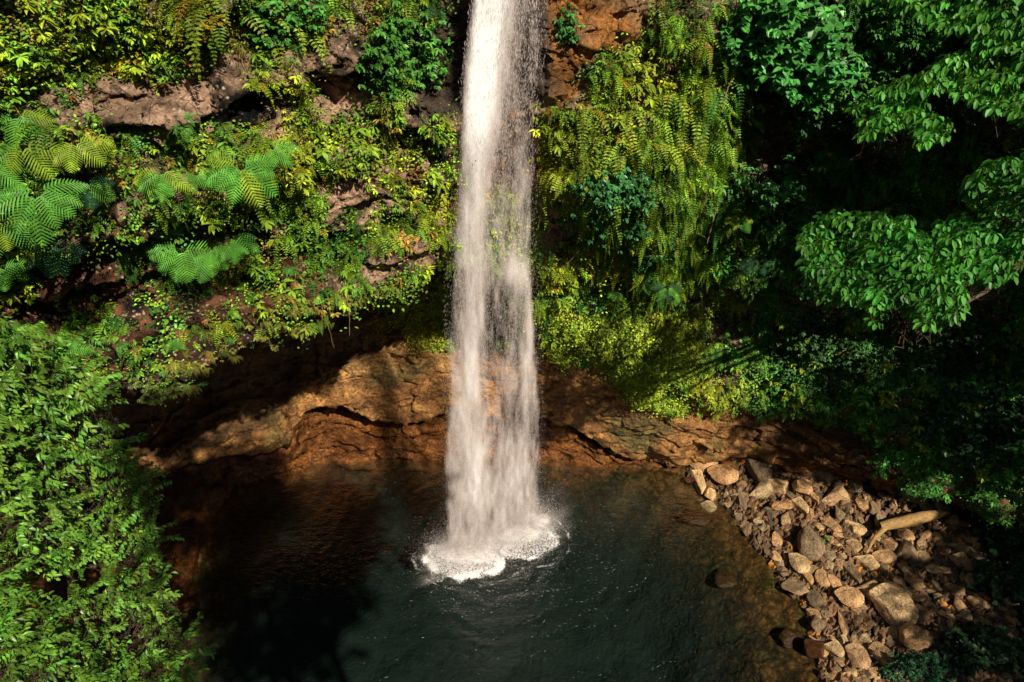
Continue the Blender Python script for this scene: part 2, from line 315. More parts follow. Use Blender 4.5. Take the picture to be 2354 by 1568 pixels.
R8 = R6+np.stack([0*s, .10+.18*cd, -.30-.62*np.clip(cd, .1, 1.6)], -1); R7[:, 2] -= .25*cd
wl = tab([(-520, 1650), (350, 1520), (430, 1400), (478, 1250), (505, 1170), (545, 1112), (650, 1100), (700, 1062), (760, 1046), (870, 1050), (1000, 1055), (1250, 1050), (1400, 1068), (1560, 1088), (1750, 1100), (2000, 1130), (2350, 1230), (2870, 1400)], 6)
R9 = at_z(s, wl, 0.0); R9[:, 2] = 0.0
k = R8[:, 2] < .15; R8[k, 2] = .15; R7[:, 2] = np.maximum(R7[:, 2], .2)
R10 = R9+np.stack([0*s, -1.6+0*s, -2.2+0*s], -1)
seq = [R0, R1, R1b, R2, R2b, R2c, R3, R4, R5, R6, R7, R8, R9, R10]; cnt = [40, 95, 80, 34, 38, 24, 60, 95, 85, 8, 8, 45, 14]
G = []; rowk = []
for a, b, m, k, k2 in zip(seq[:-1], seq[1:], cnt, [0, 1, 2, 3, 3.35, 3.75, 4, 5, 6, 7, 8, 9, 10], [1, 2, 3, 3.35, 3.75, 4, 5, 6, 7, 8, 9, 10, 11]):
    for j in range(m):
        f = j/m; G.append(a*(1-f)+b*f); rowk.append(k+(k2-k)*f)
G.append(R10); rowk.append(11); G = np.array(G); rowk = np.array(rowk); NR, NS = G.shape[:2]
# soften profile corners except around the crack and lip
def blur(A, r, wmask):
    g = np.exp(-.5*(np.arange(-r, r+1)/(r/2.2))**2); g /= g.sum(); B = np.zeros_like(A)
    Ap = np.pad(A, ((r, r), (0, 0), (0, 0)), 'edge')
    for i in range(2*r+1): B += g[i]*Ap[i:i+len(A)]
    return A*(1-wmask[:, None, None])+B*wmask[:, None, None]
wm = np.ones(NR); wm[(rowk > 3.85) & (rowk < 4.15)] = .25; wm[(rowk > 6.8) & (rowk < 9.15)] = 0; wm[:12] = 0; wm[-12:] = 0
G = blur(G, 14, wm)
RK = np.repeat(rowk[:, None], NS, 1); SS = np.repeat(s[None], NR, 0)
def gnorm(G):
    a = np.gradient(G, axis=0); b = np.gradient(G, axis=1); n_ = np.cross(b, a); n_ /= np.linalg.norm(n_, axis=-1, keepdims=True)+1e-9
    return -n_
N = gnorm(G)
# make sure that they face the camera
flip = np.sign((N*(np.array([0, 0, H])-G)).sum(-1)[60:200].mean()); N = N*flip
px0, py0, t0_ = proj(G)
upper = sstep(4.2, 3.9, RK)                       # cliff face above the lip
rightw = sstep(1020, 1180, SS)
face = np.clip(upper+rightw*sstep(6.1, 5.8, RK)+sstep(1930, 2060, SS)*sstep(8.8, 8.3, RK), 0, 1)
bench = sstep(5.6, 6.0, RK)*(1-sstep(9.9, 10.4, RK))
# displacement
D = fbm(G*.35, 3, 1)*.75*face + fbm(G*1.1, 4, 5)*.28*face
fv, fe = facets(G*np.array([.55, .55, .9])+fbm(G*.6, 2, 9)[..., None]*.4, 3)
D += fv*.50*face*(.4+.6*(1-rightw))
fv2, fe2 = facets(G*np.array([1.9, 1.9, 3.0])+fbm(G*1.3, 2, 19)[..., None]*.3, 13)
D += fv2*.17*face
# undercut strata on the left wall
q = G[..., 2]-.16*G[..., 0]+fbm(G*.5, 3, 23)*.9
st = (q/1.75) % 1.0; left = (1-rightw)
D += (sstep(.0, .12, st)*(1-st)*.75-.3)*face*left*upper
# the rock steps of the bench
q2 = G[..., 2]*1.0+.10*G[..., 0]*np.where(G[..., 0] < 0, -1, 1)+fbm(G*.45, 3, 33)*.7
st2 = (q2/.8) % 1.0
D += bench*((sstep(0, .1, st2)*(1-st2)*.12)*sstep(7.6, 7.0, RK)+fbm(G*.7, 4, 35)*.3+fbm(G*3.5, 4, 37)*.08+facets(G*np.array([.7, .7, 1.6])+fbm(G, 2, 39)[..., None]*.4, 63)[0]*.22+facets(G*np.array([2, 2, 4.])+fbm(G, 2, 59)[..., None]*.4, 67)[0]*.06)
inner = (1-face)*(1-bench); D += inner*fbm(G*.8, 4, 50)*.4
D *= sstep(11, 10.2, RK)*.9+.1; D *= 1-.85*np.exp(-((SS-1150)/105)**4)*sstep(4.6, 3.9, RK)
G2 = G+N*D[..., None]
# ragged lip
N2 = gnorm(G2)*flip
G2 += N2*((fbm(G2*4, 4, 60)*.085+facets(G2*2.6+fbm(G2*2, 2, 69)[..., None]*.5, 71)[0]*.05*face))[..., None]
PX, PY, TT = proj(G2)
# rock colours
def poly_soft(poly, soft=14):                     # soft mask from jittered lookups
    m = 0; P = G2
    for a in range(5):
        jx = vnoise(P*2.2, 200+a)*soft*1.6; jy = vnoise(P*2.2, 300+a)*soft*1.6
        m = m+inpoly(PX+jx, PY+jy, poly)
    return m/5.0
pink = np.array([.62, .39, .25]); brown = np.array([.27, .135, .045]); org = np.array([.31, .125, .024]); ochre = np.array([.34, .20, .075]); black = np.array([.035, .025, .018]); red = np.array([.15, .058, .022]); soil = np.array([.10, .06, .03])
cave_shade = sstep(3.95, 4.15, RK)*sstep(5.95, 5.45, RK)*(1-sstep(1010, 1120, SS)); n1 = fbm(G2*.5, 3, 70)[..., None]; n2_ = fbm(G2*1.7, 4, 75)[..., None]
col = pink*(.75+.35*n1)+(soil*.6-pink)*np.clip(.3+1.8*n2_, 0, 1)*.85
gy = np.clip(fbm(G2*np.array([.5, .5, .9]), 3, 77)[..., None]*2-.3, 0, 1); col = col*(1-gy)+gy*np.array([.23, .15, .085])
bc = brown*(1+.5*n1)+0*col; k = np.clip(n2_*2.2+.1, 0, 1); bc = bc*(1-k)+k*np.array([.42, .23, .07]); k = np.clip(fbm(G2*.9, 3, 79)[..., None]*2.4-.5, 0, 1); bc = bc*(1-k*.8)+k*.8*np.array([.10, .085, .026])
bl = (bench+inner)[..., None]; bl = np.clip(bl, 0, 1); col = col*(1-bl)+bc*bl
orz = poly_soft([(620, 860), (760, 800), (960, 765), (1030, 790), (1030, 850), (860, 870), (700, 905), (560, 990)], 16)[..., None]*.75
col = col*(1-orz)+ochre*1.1*orz
redp = poly_soft([(-60, 500), (300, 560), (560, 590), (760, 560), (760, 690), (560, 800), (450, 860), (230, 915), (-60, 980)], 30)[..., None]; col = col*(1-redp)+col*np.array([.42, .27, .19])*redp
lip_shadow = poly_soft([(180, 850), (620, 740), (760, 690), (960, 630), (1010, 690), (945, 765), (800, 835), (710, 875), (600, 985), (480, 1030), (385, 1075), (240, 1010)], 12)[..., None]; col = col*(1-.72*lip_shadow)  # cast shadow under the overhang, painted into the rock colour
col = col*(1-.95*cave_shade*(1-orz[..., 0]*.9))[..., None]  # shade on cave roof and back wall, put into their colour
moss = (poly_soft([(850, 850), (990, 835), (960, 870), (840, 900)], 10)+poly_soft([(1400, 950), (1500, 950), (1560, 1000), (1480, 1040), (1390, 1010)], 12))[..., None]
col = col*(1-moss*.7)+np.array([.085, .085, .028])*moss*.7
low = sstep(7.9, 8.3, RK)[..., None]*.8; rr = red*(1+.7*n2_)+np.clip(n1*2, 0, 1)*(np.array([.34, .12, .02])-red)*.7; col = col*(1-low)+rr*low
wo = poly_soft([(1255, -40), (1500, -40), (1500, 90), (1330, 150), (1345, 205), (1260, 260)], 8)[..., None]
oc = org*(1+.5*n2_)+np.clip(.5+n1*2.5, 0, 1)*(np.array([.36, .20, .09])-org); col = col*(1-wo)+oc*wo
dk = poly_soft([(940, 110), (1010, 60), (1035, -60), (1290, -60), (1290, 60), (1250, 240), (1060, 270), (950, 290)], 10)[..., None]
dk = np.clip(dk*(1-.85*wo)+wo*np.clip(.55-((PX-1250)/90)[..., None], 0, .8), 0, 1)
col = col*(1-dk*.9)+black*(1+1.2*np.clip(n2_, 0, 1)*np.array([2.0, 1.2, .6]))*dk*.9
gully_shade = (sstep(1630, 1760, PX)*sstep(9.2, 8.9, RK))[..., None]; col = col*(1-gully_shade*.6)  # right wall darkened, the gully's shade put into its colour
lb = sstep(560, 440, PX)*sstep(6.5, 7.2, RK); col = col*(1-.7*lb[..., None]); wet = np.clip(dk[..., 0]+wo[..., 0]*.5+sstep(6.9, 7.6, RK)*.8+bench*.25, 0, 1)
lich = np.clip(face*(1-dk[..., 0])*(1-wo[..., 0]), 0, 1)*1.0
# (rock by the water is wet; below its surface, murk is put into colour)
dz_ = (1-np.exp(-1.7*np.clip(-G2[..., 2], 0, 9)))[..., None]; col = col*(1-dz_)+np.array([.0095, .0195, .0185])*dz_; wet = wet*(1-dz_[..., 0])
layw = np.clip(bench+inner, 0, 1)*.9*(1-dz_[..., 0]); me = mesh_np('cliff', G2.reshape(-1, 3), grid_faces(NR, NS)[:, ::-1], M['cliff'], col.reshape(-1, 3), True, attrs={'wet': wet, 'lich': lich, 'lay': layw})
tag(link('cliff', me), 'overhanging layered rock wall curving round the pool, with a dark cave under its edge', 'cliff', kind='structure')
# plateau on top
top = np.array([G2[0], G2[0]+np.array([0, 6, 1.5]), G2[0]+np.array([0, 60, 6])]); 
tag(link('hilltop', mesh_np('hilltop', top.reshape(-1, 3), grid_faces(3, NS), M['cliff'], np.tile([.06, .07, .02], (3*NS, 1)), True)), 'ground on top of the cliff', kind='structure')
# ground + pool bed
gx = np.linspace(-34, 34, 560); gyy = np.linspace(-25, 27, 430); XX, YY = np.meshgrid(gx, gyy); ZZ = ground_z(XX, YY)
ZZ = ZZ+np.maximum(0, 3-YY)*.35
gcol = np.tile(np.array([.17, .105, .05]), (XX.size, 1)).reshape(XX.shape+(3,)); GP = np.stack([XX, YY, ZZ], -1)
gcol = gcol*.55*(1+.4*fbm(GP*1.3, 3, 90)[..., None])
sd = shore_dist(XX, YY); forest = (sstep(2.5, 7, sd)*sstep(3, 8, np.abs(XX)))[..., None]; gcol = gcol*(1-forest)+forest*np.array([.03, .035, .012])
k = (sstep(.4, -.1, sd))[..., None]; shc = np.array([.17, .075, .02])+np.clip(fbm(GP*1.1, 3, 93)*2, 0, 1)[..., None]*(np.array([.11, .085, .02])-np.array([.17, .075, .02]))
gcol = gcol*(1-k)+shc*k
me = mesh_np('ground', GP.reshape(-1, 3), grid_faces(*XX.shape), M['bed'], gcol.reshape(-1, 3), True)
tag(link('ground', me), 'stony ground and pool bed', kind='structure')
far = np.array([[-400, -400, 8.], [400, -400, 8.], [400, -24, 8.], [-400, -24, 8.]])
ph_, rr0 = np.meshgrid(np.radians(np.linspace(-212, 32, 160)), np.linspace(0, 1, 50)); rad_ = 27+rr0*42; hz_ = -1+rr0**.8*50
HP = np.stack([rad_*np.cos(ph_), 6+rad_*np.sin(ph_), hz_], -1); HP += fbm(HP*.12, 4, 777)[..., None]*3.0+fbm(HP*.6, 3, 778)[..., None]*.8
hc = np.array([.03, .055, .015])*(1+.6*fbm(HP*.5, 3, 779))[..., None]
tag(link('added_hillside', mesh_np('added_hillside', HP.reshape(-1, 3), grid_faces(*ph_.shape), M['leaf'], hc.reshape(-1, 3), True)), 'wooded slopes added round the gorge to block low sky light', kind='structure')  # slopes added behind and beside the camera to cut sky fill
# water sheet
wx = np.linspace(-16, 16, 200); wy = np.linspace(1.5, 26, 160); WX, WY = np.meshgrid(wx, wy)
me = mesh_np('water', np.stack([WX, WY, 0*WX], -1).reshape(-1, 3), grid_faces(*WX.shape), M['water'], None, True)
tag(link('water', me), 'dark green plunge pool', kind='structure')
print('terrain', time.time()-T00)
# ------------------------------------------------------------------ plant templates (all triangles)
class TB:
    def __init__(s): s.v = []; s.f = []; s.c = []; s.nv = 0
    def add(s, V, F, c):
        s.v.append(np.asarray(V, float)); s.f.append(np.asarray(F, int)+s.nv); s.nv += len(V)
        s.c.append(np.tile(np.asarray(c, float)[None], (len(F), 1)) if np.ndim(c) == 1 else np.asarray(c, float))
    def done(s): return np.concatenate(s.v), np.concatenate(s.f), np.concatenate(s.c)
def nrm(a): a = np.asarray(a, float); return a/(np.linalg.norm(a)+1e-9)
def leaf(tb, o, d, up, L, W, c, droop=.25, fold=.25, broad=.42):
    o = np.asarray(o, float); d = nrm(d); sd_ = nrm(np.cross(d, up)); u = np.cross(sd_, d)
    m = o+d*L*broad-u*fold*W*.5; l = o+d*L*broad+sd_*W*.5+u*fold*W*.3; r = o+d*L*broad-sd_*W*.5+u*fold*W*.3
    l2 = o+d*L*.75+sd_*W*.36-u*droop*L*.35; r2 = o+d*L*.75-sd_*W*.36-u*droop*L*.35; t = o+d*L-u*droop*L
    tb.add([o, l, r, m, l2, r2, t], [(0, 1, 3), (0, 3, 2), (3, 1, 4), (3, 4, 6), (3, 6, 5), (3, 5, 2)], c)
def stick(tb, a, b, w, c):
    a, b = np.asarray(a, float), np.asarray(b, float); d = nrm(b-a); x = nrm(np.cross(d, [.3, .2, .9])); y = np.cross(d, x)
    V = [a+x*w, a-x*w*.5+y*w*.87, a-x*w*.5-y*w*.87, b]; tb.add(V, [(0, 1, 3), (1, 2, 3), (2, 0, 3)], c)
def arch(az, el, L, n=8, g=1.6):                  # a curve from the origin that arches over under gravity
    p = np.zeros(3); P = [p.copy()]; e = el
    for i in range(n):
        p = p+np.array([math.cos(e)*math.cos(az), math.cos(e)*math.sin(az), math.sin(e)])*L/n; P.append(p.copy()); e = max(e-g/n*(1+.5*i/n), -1.5)
    return np.array(P)
def sword_frond(tb, P, wl, c, npair=13, tw=0):
    n_ = len(P)-1
    for k in range(npair):
        f = (k+.6)/npair; i = min(int(f*n_), n_-1); q = P[i]+(P[i+1]-P[i])*(f*n_-i); d = nrm(P[i+1]-P[i])
        sd_ = np.cross(d, [0, 0, 1]); sd_ = nrm(sd_) if np.linalg.norm(sd_) > .15 else np.array([math.sin(tw), math.cos(tw), 0]); u = np.cross(sd_, d)
        l = wl*(math.sin(math.pi*min(1, .18+.82*f)**.8)+.12); w = .55*np.linalg.norm(P[-1]-P[0])/npair
        for sg in (-1, 1):
            a = q; e = q+sd_*sg*l+d*l*.25-u*.12*l; m1 = q+sd_*sg*l*.45+d*w*.75; m2 = q+sd_*sg*l*.45-d*w*.5
            cc = np.asarray(c)*(.85+.3*random.random())
            tb.add([a, m1, e, m2], [(0, 1, 2), (0, 2, 3)], cc)
    for i in range(n_): stick(tb, P[i], P[i+1], .004, (.9, .8, .5))
def tmpl_sword(seed, nf=8, L=.75, hang=1.0):
    random.seed(seed); tb = TB()
    for i in range(nf):
        az = random.uniform(-1.5, 1.5); P = arch(az, random.uniform(-.5, .9), L*random.uniform(.6, 1.15), 7, random.uniform(1.4, 2.4)*hang)
        c = np.array([1, 1, 1])*random.uniform(.7, 1.25)
        if random.random() < .03: c = np.array([2.0, .8, .5])*.7
        sword_frond(tb, P, .085*random.uniform(.8, 1.2), c, tw=az)
    return tb.done()
def tmpl_hang(seed):                               # curtains of long fronds hanging straight down
    random.seed(seed); tb = TB()
    for i in range(7):
        az = random.uniform(-1.4, 1.4); P = arch(az, random.uniform(-1.0, .2), random.uniform(.7, 1.4), 8, 2.6)
        P += np.array([0, random.uniform(-.25, .25), random.uniform(-.3, .3)])
        sword_frond(tb, P, .11, np.ones(3)*random.uniform(.6, 1.3), 15, az)
    return tb.done()
def tmpl_leafy(seed, nl=9, L=.17, W=.06, stems=3, spread=.25):
    random.seed(seed); tb = TB()
    for s_ in range(stems):
        b = np.array([random.uniform(.02, spread), random.uniform(-spread, spread), random.uniform(-spread, spread)])
        stick(tb, (0, 0, 0), b, .006, (.9, .6, .4))
        for i in range(nl):
            az = random.uniform(0, 6.28); el = random.uniform(-.9, .25)
            d = (math.cos(az)*math.cos(el)+.35, math.sin(az)*math.cos(el), math.sin(el)); l = L*random.uniform(.7, 1.2)
            leaf(tb, b, d, (.3, 0, 1), l, W*random.uniform(.8, 1.2), np.array([1, 1, 1])*random.uniform(.65, 1.3), .3)
    return tb.done()
def tmpl_creeper(seed, n_=34, r=.4, L=.055):       # small-leaved mat
    random.seed(seed); tb = TB()
    for i in range(n_):
        b = np.array([random.uniform(0, .12), random.gauss(0, r*.5), random.gauss(0, r*.5)]); az = random.uniform(-1.6, 1.6); el = random.uniform(-.7, .6)
        leaf(tb, b, (math.cos(az)*math.cos(el), math.sin(az)*math.cos(el), math.sin(el)), (.4, 0, 1), L*random.uniform(.7, 1.4), L*.75, np.ones(3)*random.uniform(.6, 1.4), .2)
    return tb.done()
def tmpl_grass(seed, n_=34, L=.8):
    random.seed(seed); tb = TB()
    for i in range(n_):
        P = arch(random.uniform(-1.5, 1.5), random.uniform(-.1, 1.2), L*random.uniform(.5, 1.1), 5, random.uniform(1.5, 3)); w = .011
        sd_ = nrm(np.cross(P[1]-P[0], [random.random(), random.random(), .5])); V = []; F = []
        for k, p in enumerate(P): V += [p-sd_*w*(1-k/5.2), p+sd_*w*(1-k/5.2)]
        for k in range(5): F += [(2*k, 2*k+1, 2*k+3), (2*k, 2*k+3, 2*k+2)]
        tb.add(V, F, np.ones(3)*random.uniform(.6, 1.3))
    return tb.done()
def tmpl_palmlet(seed, n_=16, L=.5):               # spiky rosette of strap leaves
    random.seed(seed); tb = TB()
    for i in range(n_):
        az = i*2.4; el = .9-.09*i+random.uniform(-.1, .1); leaf(tb, (0, 0, 0), (math.cos(az)*math.cos(el)+.3, math.sin(az)*math.cos(el), math.sin(el)), (.2, .1, 1), L*random.uniform(.7, 1.1), .045, np.ones(3)*random.uniform(.7, 1.2), .25, .4)
    return tb.done()
def tmpl_umbrella(seed, n_=13, L=.225, W=.135, el0=-1.05):   # tip cluster of drooping leaves
    random.seed(seed); tb = TB()
    for i in range(n_):
        az = i*2.4+random.uniform(-.3, .3); el = el0+random.uniform(-.45, .45)+.35*(i/n_); o = np.array([math.cos(az), math.sin(az), 0])*.05*random.random()+np.array([0, 0, .03*i/n_])
        o2 = o+np.array([math.cos(az)*.09, math.sin(az)*.09, .0]); stick(tb, (0, 0, -.06), o2, .004, (1, 1, .6))
        leaf(tb, o2, (math.cos(az)*math.cos(el), math.sin(az)*math.cos(el), math.sin(el)), (0, 0, 1), L*random.uniform(.65, 1.15), W*random.uniform(.8, 1.1), np.ones(3)*random.uniform(.75, 1.25), .22, .3, .38)
    return tb.done()
def tmpl_spray(seed, n_=13, L=.21, W=.085):        # twig with alternate drooping leaves
    random.seed(seed); tb = TB(); P = arch(random.uniform(-.4, .4), .25, .55, 6, .9)
    for i in range(6): stick(tb, P[i], P[i+1], .006, (.9, .7, .4))
    for i in range(n_):
        f = (i+.8)/n_*5.9; k = int(f); q = P[k]+(P[min(k+1, 6)]-P[k])*(f-k); a = (1 if i % 2 else -1)*random.uniform(.4, 1.5); el = random.uniform(-1.35, -.35)
        leaf(tb, q, (math.cos(a)*math.cos(el), math.sin(a)*math.cos(el), math.sin(el)), (0, 0, 1), L*random.uniform(.7, 1.15), W*random.uniform(.8, 1.15), np.ones(3)*random.uniform(.7, 1.25), .28, .35)
    return tb.done()
def merge(tpls, pos, rot, scl, tint, which):
    Vs, Fs, Cs = [], [], []; off = 0
    for k, (V, F, c) in enumerate(tpls):
        i = np.where(which == k)[0]
        if not len(i): continue
        W = np.einsum('nij,vj->nvi', rot[i], V)*scl[i, None, None]+pos[i, None, :]
        Ff = F[None]+(np.arange(len(i))*len(V))[:, None, None]+off
        Vs.append(W.reshape(-1, 3)); Fs.append(Ff.reshape(-1, 3)); Cs.append((c[None]*tint[i, None, :]).reshape(-1, 3)); off += len(i)*len(V)
    return np.concatenate(Vs), np.concatenate(Fs), np.concatenate(Cs)
def frames(nv, tilt=.35, roll=.5, upmix=1.0):      # x along the horizontal part of the outward normal, z up; jittered
    m = len(nv); x = np.array(nv, float).copy(); x[:, 2] = x[:, 2]*(1-upmix); x += rng.normal(0, tilt, (m, 3))*np.array([1, 1, .5]); x /= np.linalg.norm(x, axis=1, keepdims=True)
    z = np.tile([0, 0, 1.], (m, 1))+rng.normal(0, roll*.4, (m, 3)); y = np.cross(z, x); y /= np.linalg.norm(y, axis=1, keepdims=True); z = np.cross(x, y)
    return np.stack([x, y, z], -1)
# ------------------------------------------------------------------ scatter on the cliff
N3 = gnorm(G2)*flip
cell = np.linalg.norm(np.cross(np.gradient(G2, axis=0), np.gradient(G2, axis=1)), axis=-1)
view = ((np.array([0, 0, H])-G2)*N3).sum(-1)/np.linalg.norm(G2-np.array([0, 0, H]), axis=-1)
inframe = (PX > -400) & (PX < 2680) & (PY > -160) & (PY < 1650)
# bare rock (as seen from the front)
bare = 0
for poly, w in (([(205, 200), (330, 190), (490, 150), (500, 200), (640, 195), (650, 250), (540, 275), (500, 270), (330, 290), (235, 305), (200, 250)], 1), ([(712, 95), (760, 55), (830, 45), (860, 150), (880, 240), (830, 270), (700, 262)], 1),
                ([(940, 300), (930, 200), (1000, 90), (1030, 60), (1040, -60), (1250, -60), (1240, 420), (1060, 430), (1040, 262)], 1), ([(1245, -60), (1500, -60), (1490, 85), (1350, 130), (1335, 215), (1270, 245), (1240, 260)], 1),
                ([(735, 390), (790, 400), (885, 430), (880, 470), (790, 500), (790, 550), (740, 540), (750, 460), (700, 400)], .85), ([(840, 600), (905, 560), (1020, 560), (1020, 600), (850, 640)], .8),
                ([(1250, 450), (1330, 470), (1320, 600), (1280, 610), (1245, 540)], .7), ([(1640, 80), (1660, 60), (1640, 300), (1650, 560), (1615, 560), (1630, 300)], .6), ([(210, 760), (340, 740), (420, 770), (420, 860), (300, 880), (215, 860)], .3),
                ([(560, 600), (700, 560), (720, 640), (600, 740), (450, 830), (330, 880), (300, 700), (420, 640)], .3), ([(1700, 150), (1900, 180), (1850, 380), (1690, 420)], .5), ([(60, 620), (330, 600), (330, 720), (60, 740)], .4)):
    bare = np.maximum(bare, w*poly_soft(poly, 12))
vegmask = np.clip(face*(1-bare), 0, 1)**3*(view > .03)*inframe
vegmask *= 1-.92*sstep(4.0, 4.08, RK)*(1-sstep(1080, 1180, SS))
# patch of yellow plants on the ledge left of the fall
ledge = poly_soft([(945, 760), (960, 720), (1010, 690), (1040, 690), (1040, 795), (980, 790)], 8)
dark_back = poly_soft([(880, 650), (1030, 610), (1040, 700), (960, 730), (860, 760)], 10)*.7
hang = poly_soft([(1380, 330), (1500, 300), (1560, 150), (1660, 60), (1690, 250), (1680, 480), (1640, 620), (1500, 640), (1420, 560), (1350, 400)], 20)
brightc = poly_soft([(1250, 700), (1400, 720), (1600, 740), (1570, 960), (1440, 960), (1260, 830)], 14)
tapx = cell*vegmask
def pick(n_, w, jit=0):
    w = (w*1.0).ravel(); w = w/w.sum(); i = rng.choice(len(w), n_, p=w); return i
P_all = G2.reshape(-1, 3); N_all = N3.reshape(-1, 3)
hue = fbm(G2*np.array([.6, .6, .6]), 3, 120); hue2 = fbm(G2*1.6, 3, 124)
YG = np.array([.40, .50, .035]); MG = np.array([.18, .37, .03]); BG = np.array([.06, .21, .04]); OL = np.array([.30, .25, .04]); DB = np.array([.30, .17, .06])
def tints(i, warm=0.0):
    h = (hue.ravel()[i]*2.2+rng.normal(0, .35, len(i))+warm); h2 = rng.random(len(i))
    a = np.clip(h, 0, 1)[:, None]; b = np.clip(-h, 0, 1)[:, None]; c = MG*(1-a-b).clip(0, 1)+YG*a+BG*b
    c = np.where((h2 < .10)[:, None], OL, c); c = np.where((h2 > .978)[:, None], DB, c)
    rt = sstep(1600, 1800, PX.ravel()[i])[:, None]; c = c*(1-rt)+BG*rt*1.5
    return c*np.clip(np.exp(rng.normal(.02, .42, (len(i), 1))), .3, 2.1)
swords = [tmpl_sword(k, 7, .62) for k in range(7)]; hangs = [tmpl_hang(20+k) for k in range(5)]
leafy = [tmpl_leafy(40+k) for k in range(8)]; creep = [tmpl_creeper(60+k) for k in range(5)]; tiny = [tmpl_creeper(70+k, 46, .36, .075) for k in range(4)]
grass = [tmpl_grass(80+k) for k in range(3)]; palml = [tmpl_palmlet(90+k) for k in range(3)]
def stuffmesh(name, label, tpls, idx, scl, tint, mat, off=.03, **kw):
    R = frames(N_all[idx], **kw); w = rng.integers(0, len(tpls), len(idx)); p = P_all[idx]+N_all[idx]*off
    V, F, c = merge(tpls, p, R, scl, tint, w); o = link(name, mesh_np(name, V, F, mat, c)); tag(o, label, None, None, 'stuff'); o['category'] = 'plants'; return o
base = cell*vegmask; clump = np.clip(.35+1.1*fbm(G2*1.2, 3, 131), .02, 1); fernw = np.clip(.4+2*fbm(G2*.55, 3, 140), 0.05, 1)
leftf = (1-sstep(1040, 1180, SS)); rightf = 1-leftf
bw = base*(1-hang*.3)
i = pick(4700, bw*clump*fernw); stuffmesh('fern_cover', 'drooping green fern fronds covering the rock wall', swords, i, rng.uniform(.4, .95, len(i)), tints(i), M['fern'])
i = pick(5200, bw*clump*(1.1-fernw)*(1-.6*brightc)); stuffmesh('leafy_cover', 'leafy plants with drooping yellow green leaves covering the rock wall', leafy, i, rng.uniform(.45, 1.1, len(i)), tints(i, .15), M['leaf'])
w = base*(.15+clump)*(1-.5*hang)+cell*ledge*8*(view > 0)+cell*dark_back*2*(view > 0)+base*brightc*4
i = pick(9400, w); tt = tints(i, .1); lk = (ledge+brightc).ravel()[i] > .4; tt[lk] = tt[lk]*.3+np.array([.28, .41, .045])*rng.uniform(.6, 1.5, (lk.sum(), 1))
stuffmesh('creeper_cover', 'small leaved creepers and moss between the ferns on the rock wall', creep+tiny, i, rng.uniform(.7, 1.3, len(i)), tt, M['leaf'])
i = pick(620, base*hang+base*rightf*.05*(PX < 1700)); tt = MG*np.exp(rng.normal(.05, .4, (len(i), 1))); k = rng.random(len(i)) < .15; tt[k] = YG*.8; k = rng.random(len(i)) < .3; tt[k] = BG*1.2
stuffmesh('hanging_fern_curtain', 'long hanging fern fronds in curtains on the wall right of the fall', hangs, i, rng.uniform(.35, 1.0, len(i)), tt, M['fern'])
print('stuff', time.time()-T00)
# individuals, the largest of their kind
def indiv(nm, lab, cat, grp, tpls, count, w, smin, smax, mat, part, warm=0, off=.05, tint=None, nvar=3):
    mes = []
    for k, (V, F, c) in enumerate(tpls):
        for j in range(nvar):
            tn = (MG*(1-j/nvar)+YG*(j/nvar))*(1.0) if tint is None else np.array(tint)*(.85+.15*j)
            mes.append(mesh_np(part, V, F, mat, c*tn))
    i = pick(count, w); R = frames(N_all[i]); p = P_all[i]+N_all[i]*off; out = []
    for k in range(count):
        h = hue.ravel()[i[k]]*2+random.gauss(0, .4)+warm; j = min(nvar-1, max(0, int((h+1)*.5*nvar))); me_ = mes[random.randrange(len(tpls))*nvar+j]
        o = bpy.data.objects.new(nm, me_); C.objects.link(o); sc_ = random.uniform(smin, smax)
        m = Matrix([[*R[k][0], 0], [*R[k][1], 0], [*R[k][2], 0], [0, 0, 0, 1]]); m = Matrix.Translation(Vector(p[k]))@m@Matrix.Scale(sc_, 4); o.matrix_world = m
        tag(o, lab, cat, grp); out.append(o)
    return out
nofall = 1-((PX > 1015) & (PX < 1255)); bigw = base*clump*fernw*(TT < 26)*nofall
indiv('sword_fern', 'large arching sword fern growing on the mossy rock wall', 'fern', 'sword ferns on the rock wall', swords, 276, bigw*(PX < 1700), 1.05, 1.5, M['fern'], 'sword_fern')
indiv('leafy_plant', 'large leaved drooping plant rooted on the rock wall', 'plant', 'leafy plants on the rock wall', leafy, 290, base*clump*(1.1-fernw)*nofall, 1.3, 1.7, M['leaf'], 'leafy_plant', .2)
for fx_, fy_ in ((600, 55), (640, 70), (670, 60), (560, 50), (700, 90), (520, 30), (470, 20), (1440, 260), (1500, 330), (1560, 300), (1600, 260), (1530, 230), (1350, 260), (1420, 330)):
    j_ = int(np.argmin(((PX-fx_)**2+(PY-fy_)**2+TT*2).ravel())); R_ = frames(N_all[[j_]], .1, .1)[0]; V_, F_, c_ = swords[random.randrange(7)]
    o = link('sword_fern', mesh_np('sword_fern', V_, F_, M['fern'], c_*np.array([.30, .42, .04]))); o.matrix_world = Matrix.Translation(Vector(P_all[j_]+N_all[j_]*.1))@Matrix([[*R_[0], 0], [*R_[1], 0], [*R_[2], 0], [0, 0, 0, 1]])@Matrix.Scale(random.uniform(1.8, 2.2), 4); tag(o, 'very large yellow green sword fern with long arching fronds near the top of the wall', 'fern', 'very large sword ferns high on the wall')
